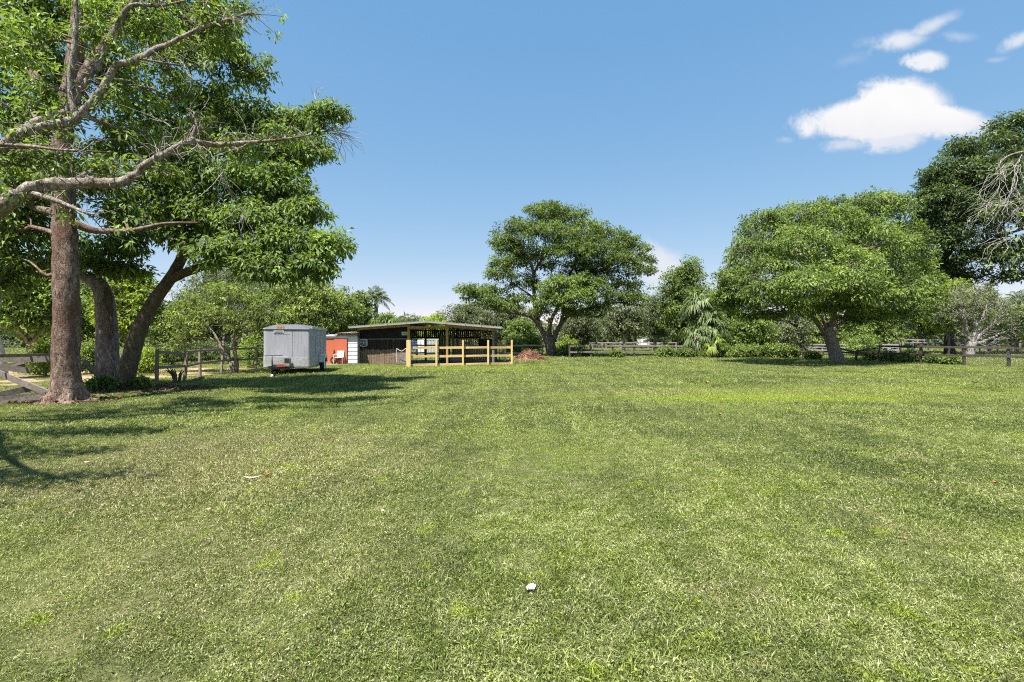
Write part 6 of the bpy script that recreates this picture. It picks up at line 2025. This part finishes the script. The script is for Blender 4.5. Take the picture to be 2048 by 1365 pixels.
# left-hand fence: posts, some boards fallen
pl = [(-12.75, 8.6), (-12.9, 11.0), (-12.85, 13.6), (-12.2, 16.6), (-12.0, 17.7), (-12.9, 20.0), (-13.3, 22.1), (-13.35, 25.2), (-13.3, 28.4)]
lf = rail_fence('broken_fence', 'weathered grey board fence with fallen rails behind the left trunks', pl, [1.3, 1.25, 1.25, 1.22, 1.10, 1.15, 1.15, 1.2, 1.2], (1.12, 0.58), MATS['wood_fence'], ps=0.08, rh=0.085,
                tilts={3: (0.02, 0), 4: (0.10, 0), 6: (0.08, 0)}, skip=((0, 1), (1, 1), (2, 0), (2, 1), (0, 0)), rail_off={(3, 0): (0.0, -0.08), (4, 1): (0.0, 0.02)})
# fallen and slanting boards of the broken bay
for (a_, b_) in (((-6, 745, 12.2), (95, 786, 11.9)), ((-30, 796, 11.6), (66, 776, 12.2)), ((-30, 806, 11.3), (92, 792, 11.7)), ((-20, 718, 12.6), (104, 719, 13.0)), ((-20, 732, 12.5), (60, 742, 12.7)),
                 ((-30, 742, 12.7), (50, 728, 12.9)), ((166, 724, 13.5), (200, 752, 14.2))):
    p, q = at(*a_), at(*b_)
    p[2], q[2] = max(p[2], 0.09), max(q[2], 0.09)
    rail(lf, 'fallen_board', MATS['wood_grey'], p, q, 0.04, 0.16, seed=int(a_[1]))


# ------------------------------------------------------------------ mulch pile
def build_mulch():
    cx, cy = atx(1059, 36.5), 36.8
    rng = np.random.RandomState(3)
    nr, na = 16, 48
    V = [(0, 0, 0.80)]
    for i in range(1, nr + 1):
        f = i / nr
        for j in range(na):
            q = 2 * math.pi * j / na
            r = f * (1 + 0.12 * math.sin(3 * q + 1) + 0.06 * math.sin(7 * q))
            z = 0.72 * max(0.0, 1 - f ** 1.7) + 0.12 * math.exp(-((f * math.cos(q) + 0.1) ** 2 + (f * math.sin(q)) ** 2) * 8)
            z += rng.normal(0, 0.035) * (1 - f * 0.6)
            V.append((r * math.cos(q) * 1.35, r * math.sin(q) * 1.1, max(-0.03, z - 0.03)))
    mb = MB()
    tris = [(0, 1 + j, 1 + (j + 1) % na) for j in range(na)]
    quads = [(1 + (i - 1) * na + j, 1 + i * na + j, 1 + i * na + (j + 1) % na, 1 + (i - 1) * na + (j + 1) % na) for i in range(1, nr) for j in range(na)]
    V = np.array(V) + np.array([cx, cy, 0])
    mb.add(V, quads, tris)
    root = thing('mulch_pile', 'reddish brown mulch heap in front of the spreading tree', 'mulch pile', (cx, cy, 0))
    mb.build('heap', MATS['mulch'], root)
    # loose chips on the heap
    n = 2600
    f = np.sqrt(rng.rand(n)) * 1.12
    q = rng.rand(n) * 6.283
    z = 0.72 * np.maximum(0.0, 1 - f ** 1.7) + 0.12 * np.exp(-((f * np.cos(q) + 0.1) ** 2 + (f * np.sin(q)) ** 2) * 8)
    p0 = np.stack([cx + f * np.cos(q) * 1.35, cy + f * np.sin(q) * 1.1, z + 0.02], 1)
    d = norm(rng.randn(n, 3))
    s = norm(np.cross(d, rng.randn(n, 3)))
    L = rng.uniform(0.05, 0.16, n)
    V, Q = kites(p0, d, s, L, L * 0.5)
    tag(link('chips', mesh_np('chips', V - np.array([cx, cy, 0]), [Q]), MATS['mulch'], root), kind='stuff')


build_mulch()


# ------------------------------------------------------------------ behind the stable
def behind_stable():
    Y = 52.0
    # white and grey storage boxes standing in the neighbouring yard
    x0, x1 = atx(849, Y), atx(876.5, Y)
    o = thing('storage_container', 'pale grey storage container seen through the open middle of the stable', 'container', ((x0 + x1) / 2, Y, 0))
    mb = MB()
    mb.box(((x0 + x1) / 2, Y + 1.2, 0.86), (x1 - x0, 2.4, 1.6))
    mb.build('body', MATS['container_grey'], o)
    for i in range(9):
        mb = MB()
        mb.box((x0 + (i + 0.5) * (x1 - x0) / 9, Y - 0.02, 0.86), (0.05, 0.04, 1.5))
        mb.build('rib', MATS['container_grey'], o)
    mb = MB()
    mb.box(((x0 + x1) / 2, Y + 1.2, 1.69), (x1 - x0 + 0.1, 2.5, 0.06))
    mb.build('roof', MATS['white_paint'], o)
    x0, x1 = atx(835, Y), atx(848, Y)
    o = thing('white_locker', 'low white cabinet beside the grey container behind the stable', 'cabinet', ((x0 + x1) / 2, Y, 0))
    mb = MB()
    mb.box(((x0 + x1) / 2, Y + 0.5, 0.83), (x1 - x0, 1.0, 1.62))
    mb.build('body', MATS['white_paint'], o)
    mb = MB()
    mb.box(((x0 + x1) / 2, Y - 0.02, 0.9), (0.03, 0.05, 1.3))
    mb.build('door_seam', MATS['trim_dark'], o)
    for nm, lb, px, mt in (('wheelie_bin', 'green wheeled bin left of the blue bins behind the stable', 822.5, 'bin_green'), ('wheelie_bin', 'blue wheeled bin between the green bin and the other blue bin', 827.0, 'bin_blue'), ('wheelie_bin', 'blue wheeled bin next to the white cabinet behind the stable', 832.0, 'bin_blue')):
        Yb = 70.0
        x = atx(px, Yb)
        o = thing(nm, lb, 'bin', (x, Yb, 0), 'bins behind the stable')
        mb = MB()
        h = 1.45
        V = [(x + sx * a_, Yb + sy * a_ * 1.2, z) for z, a_ in ((0.08, 0.21), (h - 0.1, 0.28)) for sx, sy in ((-1, -1), (1, -1), (1, 1), (-1, 1))]
        mb.add(V, [(0, 1, 5, 4), (1, 2, 6, 5), (2, 3, 7, 6), (3, 0, 4, 7), (3, 2, 1, 0), (4, 5, 6, 7)])
        mb.build('body', MATS[mt], o)
        mb = MB()
        mb.box((x, Yb, h - 0.05), (0.62, 0.74, 0.08), jit=0.01)
        mb.build('lid', MATS[mt], o)
        for sx in (-1, 1):
            mb = MB()
            mb.tube([(x + sx * 0.26, Yb + 0.3, 0.12), (x + sx * 0.32, Yb + 0.3, 0.12)], 0.12, 12)
            mb.build('wheel', MATS['rubber'], o)
    # white parked camper far beyond the middle fence
    Y = 96.0
    x = atx(1286, Y)
    o = thing('camper', 'small white parked camper in the far paddock left of the dense tree', 'camper', (x, Y, 0))
    mb = MB()
    mb.box((x, Y, 1.2), (1.6, 3.2, 1.5), jit=0.03)
    mb.build('body', MATS['white_paint'], o)
    mb = MB()
    mb.box((x + 0.1, Y - 1.61, 1.45), (1.0, 0.04, 0.5))
    mb.build('window', MATS['trim_dark'], o)
    for sx in (-1, 1):
        mb = MB()
        mb.tube([(x + sx * 0.6, Y - 1.0, 0.32), (x + sx * 0.8, Y - 1.0, 0.32)], 0.32, 16)
        mb.build('wheel', MATS['rubber'], o)
    # bluish tack hut behind the far railing
    Y = 63.0
    x0, x1 = atx(1777, Y), atx(1816, Y)
    o = thing('field_shelter', 'small bluish open field shelter behind the far grey railing', 'shelter', ((x0 + x1) / 2, Y, 0))
    for x in (x0, (x0 + x1) / 2, x1):
        mb = MB()
        mb.box((x, Y, 1.3), (0.55 if x != x1 else 0.2, 0.12, 2.6))
        mb.build('post_panel', MATS['house_blue'], o)
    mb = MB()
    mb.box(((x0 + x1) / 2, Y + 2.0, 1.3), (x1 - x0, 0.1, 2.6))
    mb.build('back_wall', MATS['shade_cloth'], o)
    mb = MB()
    mb.add([(x0 - 0.3, Y - 0.4, 2.62), (x1 + 0.3, Y - 0.4, 2.62), (x1 + 0.3, Y + 2.3, 2.95), (x0 - 0.3, Y + 2.3, 2.95), (x0 - 0.3, Y - 0.4, 2.55), (x1 + 0.3, Y - 0.4, 2.55), (x1 + 0.3, Y + 2.3, 2.88), (x0 - 0.3, Y + 2.3, 2.88)],
           [(0, 1, 2, 3), (7, 6, 5, 4), (0, 4, 5, 1), (1, 5, 6, 2), (2, 6, 7, 3), (3, 7, 4, 0)])
    mb.build('roof', MATS['wood_brown'], o)


behind_stable()


# ------------------------------------------------------------------ litter on the lawn
def fallen(name, label, px, py, L, wd, mat, rz, curl=0.3, cat='fallen leaf', group=None, lift=0.05):
    Y = EYE * F_PX / (py - CY)
    x = atx(px, Y)
    z = float(gz(x, Y)) + lift
    n = 7
    V = []
    for i in range(n):
        f = i / (n - 1)
        ww = wd * math.sin(math.pi * (0.06 + 0.9 * f)) ** 0.8 * 0.5
        for g in (-1, 0, 1):
            lx, ly = (f - 0.5) * L, g * ww * (1 + 0.15 * math.sin(9 * f + g))
            zz = curl * wd * (abs(g) * 0.6) + curl * L * (f - 0.5) ** 2 * 1.5
            V.append((x + lx * math.cos(rz) - ly * math.sin(rz), Y + lx * math.sin(rz) + ly * math.cos(rz), z + zz))
    V2 = [(p[0], p[1], p[2] - 0.0015) for p in V]
    Q = [(i * 3 + j, (i + 1) * 3 + j, (i + 1) * 3 + j + 1, i * 3 + j + 1) for i in range(n - 1) for j in range(2)]
    mb = MB()
    mb.add(np.array(V + V2), Q + [tuple(len(V) + k for k in q[::-1]) for q in Q])
    o = mb.build(name, MATS[mat], None, base=(x, Y, z))
    tag(o, label, cat, group)
    return o


fallen('crumpled_paper', 'crumpled whitish scrap lying in the near grass at the bottom centre', 1062, 1197, 0.07, 0.055, 'paper_white', 0.9, 0.35, 'paper scrap', lift=0.022)
fallen('dry_frond_piece', 'whitish split leaf sheath lying on the lawn at the left', 505, 968, 0.16, 0.035, 'paper_white', 0.25, 0.2, 'dry leaf')
fallen('fallen_leaf', 'orange fallen leaf touching the whitish split sheath', 508, 963, 0.05, 0.03, 'leaf_dead', 0.6, 0.5)
fallen('fallen_leaf', 'brown curled leaf at the right end of the whitish split sheath', 533, 963, 0.08, 0.035, 'leaf_dead', 0.5, 0.5)
FL = 'fallen leaves on the lawn'
fallen('fallen_leaf', 'tan round fallen leaf below the whitish split sheath', 416, 1031, 0.045, 0.036, 'leaf_tan', 1.2, 0.4, group=FL)
fallen('fallen_leaf', 'small orange-tan fallen leaf left of the picture centre', 766, 1041, 0.045, 0.03, 'leaf_tan', 2.2, 0.5, group=FL)
fallen('fallen_leaf', 'tan fallen leaf near the tree shadow at the left', 175, 933, 0.07, 0.045, 'leaf_tan', 0.2, 0.4, group=FL)
fallen('fallen_leaf', 'brown fallen leaf on the bright patch of the lawn', 1440, 838, 0.10, 0.06, 'leaf_dead', 0.7, 0.6, group=FL)
fallen('fallen_leaf', 'dark fallen leaf on the lawn before the round tree', 1414, 768, 0.16, 0.08, 'leaf_dead', 0.4, 0.7, group=FL)
fallen('fallen_leaf', 'dark fallen leaf at the right of the lawn near the tree shadow', 1950, 767, 0.16, 0.08, 'leaf_dead', 2.4, 0.7, group=FL)
fallen('fallen_leaf', 'reddish fallen leaf low at the right edge', 1990, 970, 0.05, 0.035, 'leaf_dead', 1.5, 0.5, group=FL)
fallen('fallen_leaf', 'brown fallen leaf in the near grass at the right', 1810, 1098, 0.04, 0.022, 'leaf_dead', 0.3, 0.5, group=FL)


# dead leaves, twigs and stalks under the left trunks
def litter():
    rng = np.random.RandomState(55)
    n = 2600
    q = rng.rand(n) * 6.283
    r = np.sqrt(rng.rand(n))
    c = np.where(rng.rand(n)[:, None] < 0.7, np.array([[-11.6, 14.7]]), np.array([[-11.3, 12.0]]))
    sx = np.where(c[:, 0] < -11.5, 2.4, 1.5)
    sy = np.where(c[:, 0] < -11.5, 1.2, 0.75)
    x, y = c[:, 0] + r * np.cos(q) * sx, c[:, 1] + r * np.sin(q) * sy
    p0 = np.stack([x, y, gz(x, y) + rng.uniform(0.01, 0.06, n)], 1)
    d = norm(rng.randn(n, 3) * np.array([1, 1, 0.35]))
    s = norm(np.cross(d, norm(rng.randn(n, 3) * 0.6 + np.array([0, 0, 1]))))
    L = rng.uniform(0.06, 0.18, n)
    V, Q = kites(p0, d, s, L, L * rng.uniform(0.15, 0.5, n))
    o = link('leaf_litter', mesh_np('leaf_litter', V, [Q]), MATS['litter_brown'])
    tag(o, 'dead leaves and twigs strewn under the left trunks', 'leaf litter', kind='stuff')


litter()


def stalk_clump(label, px, py, seed, h=0.55):
    Y = EYE * F_PX / (py - CY)
    x = atx(px, Y)
    rng = np.random.RandomState(seed)
    root = thing('cut_stalks', label, 'plant', (x, Y, 0))
    for i in range(9):
        a_ = rng.rand() * 6.283
        l_ = rng.uniform(0.15, 0.4)
        mb = MB()
        mb.tube([(x + 0.05 * math.cos(a_), Y + 0.05 * math.sin(a_), -0.03), (x + l_ * 0.5 * math.cos(a_), Y + l_ * 0.5 * math.sin(a_), h * 0.6), (x + l_ * math.cos(a_), Y + l_ * math.sin(a_), h * rng.uniform(0.8, 1.1))], [0.035, 0.03, 0.012], 6)
        mb.build('stalk', MATS['bark_lean'], root)


stalk_clump('clump of cut dark stalks at the foot of a leaning fence post', 355, 768, 3)
lg = thing('fallen_log', 'thin rotting log lying in the grass by the left fence', 'log', (atx(385, 17.3), 17.3, 0))
mb = MB()
mb.tube([at(368, 772, 16.6), at(385, 763, 17.4), at(406, 755, 18.6)], [0.07, 0.08, 0.05], 9, 0.08)
mb.build('log', MATS['bark_lean'], lg, smooth=True)
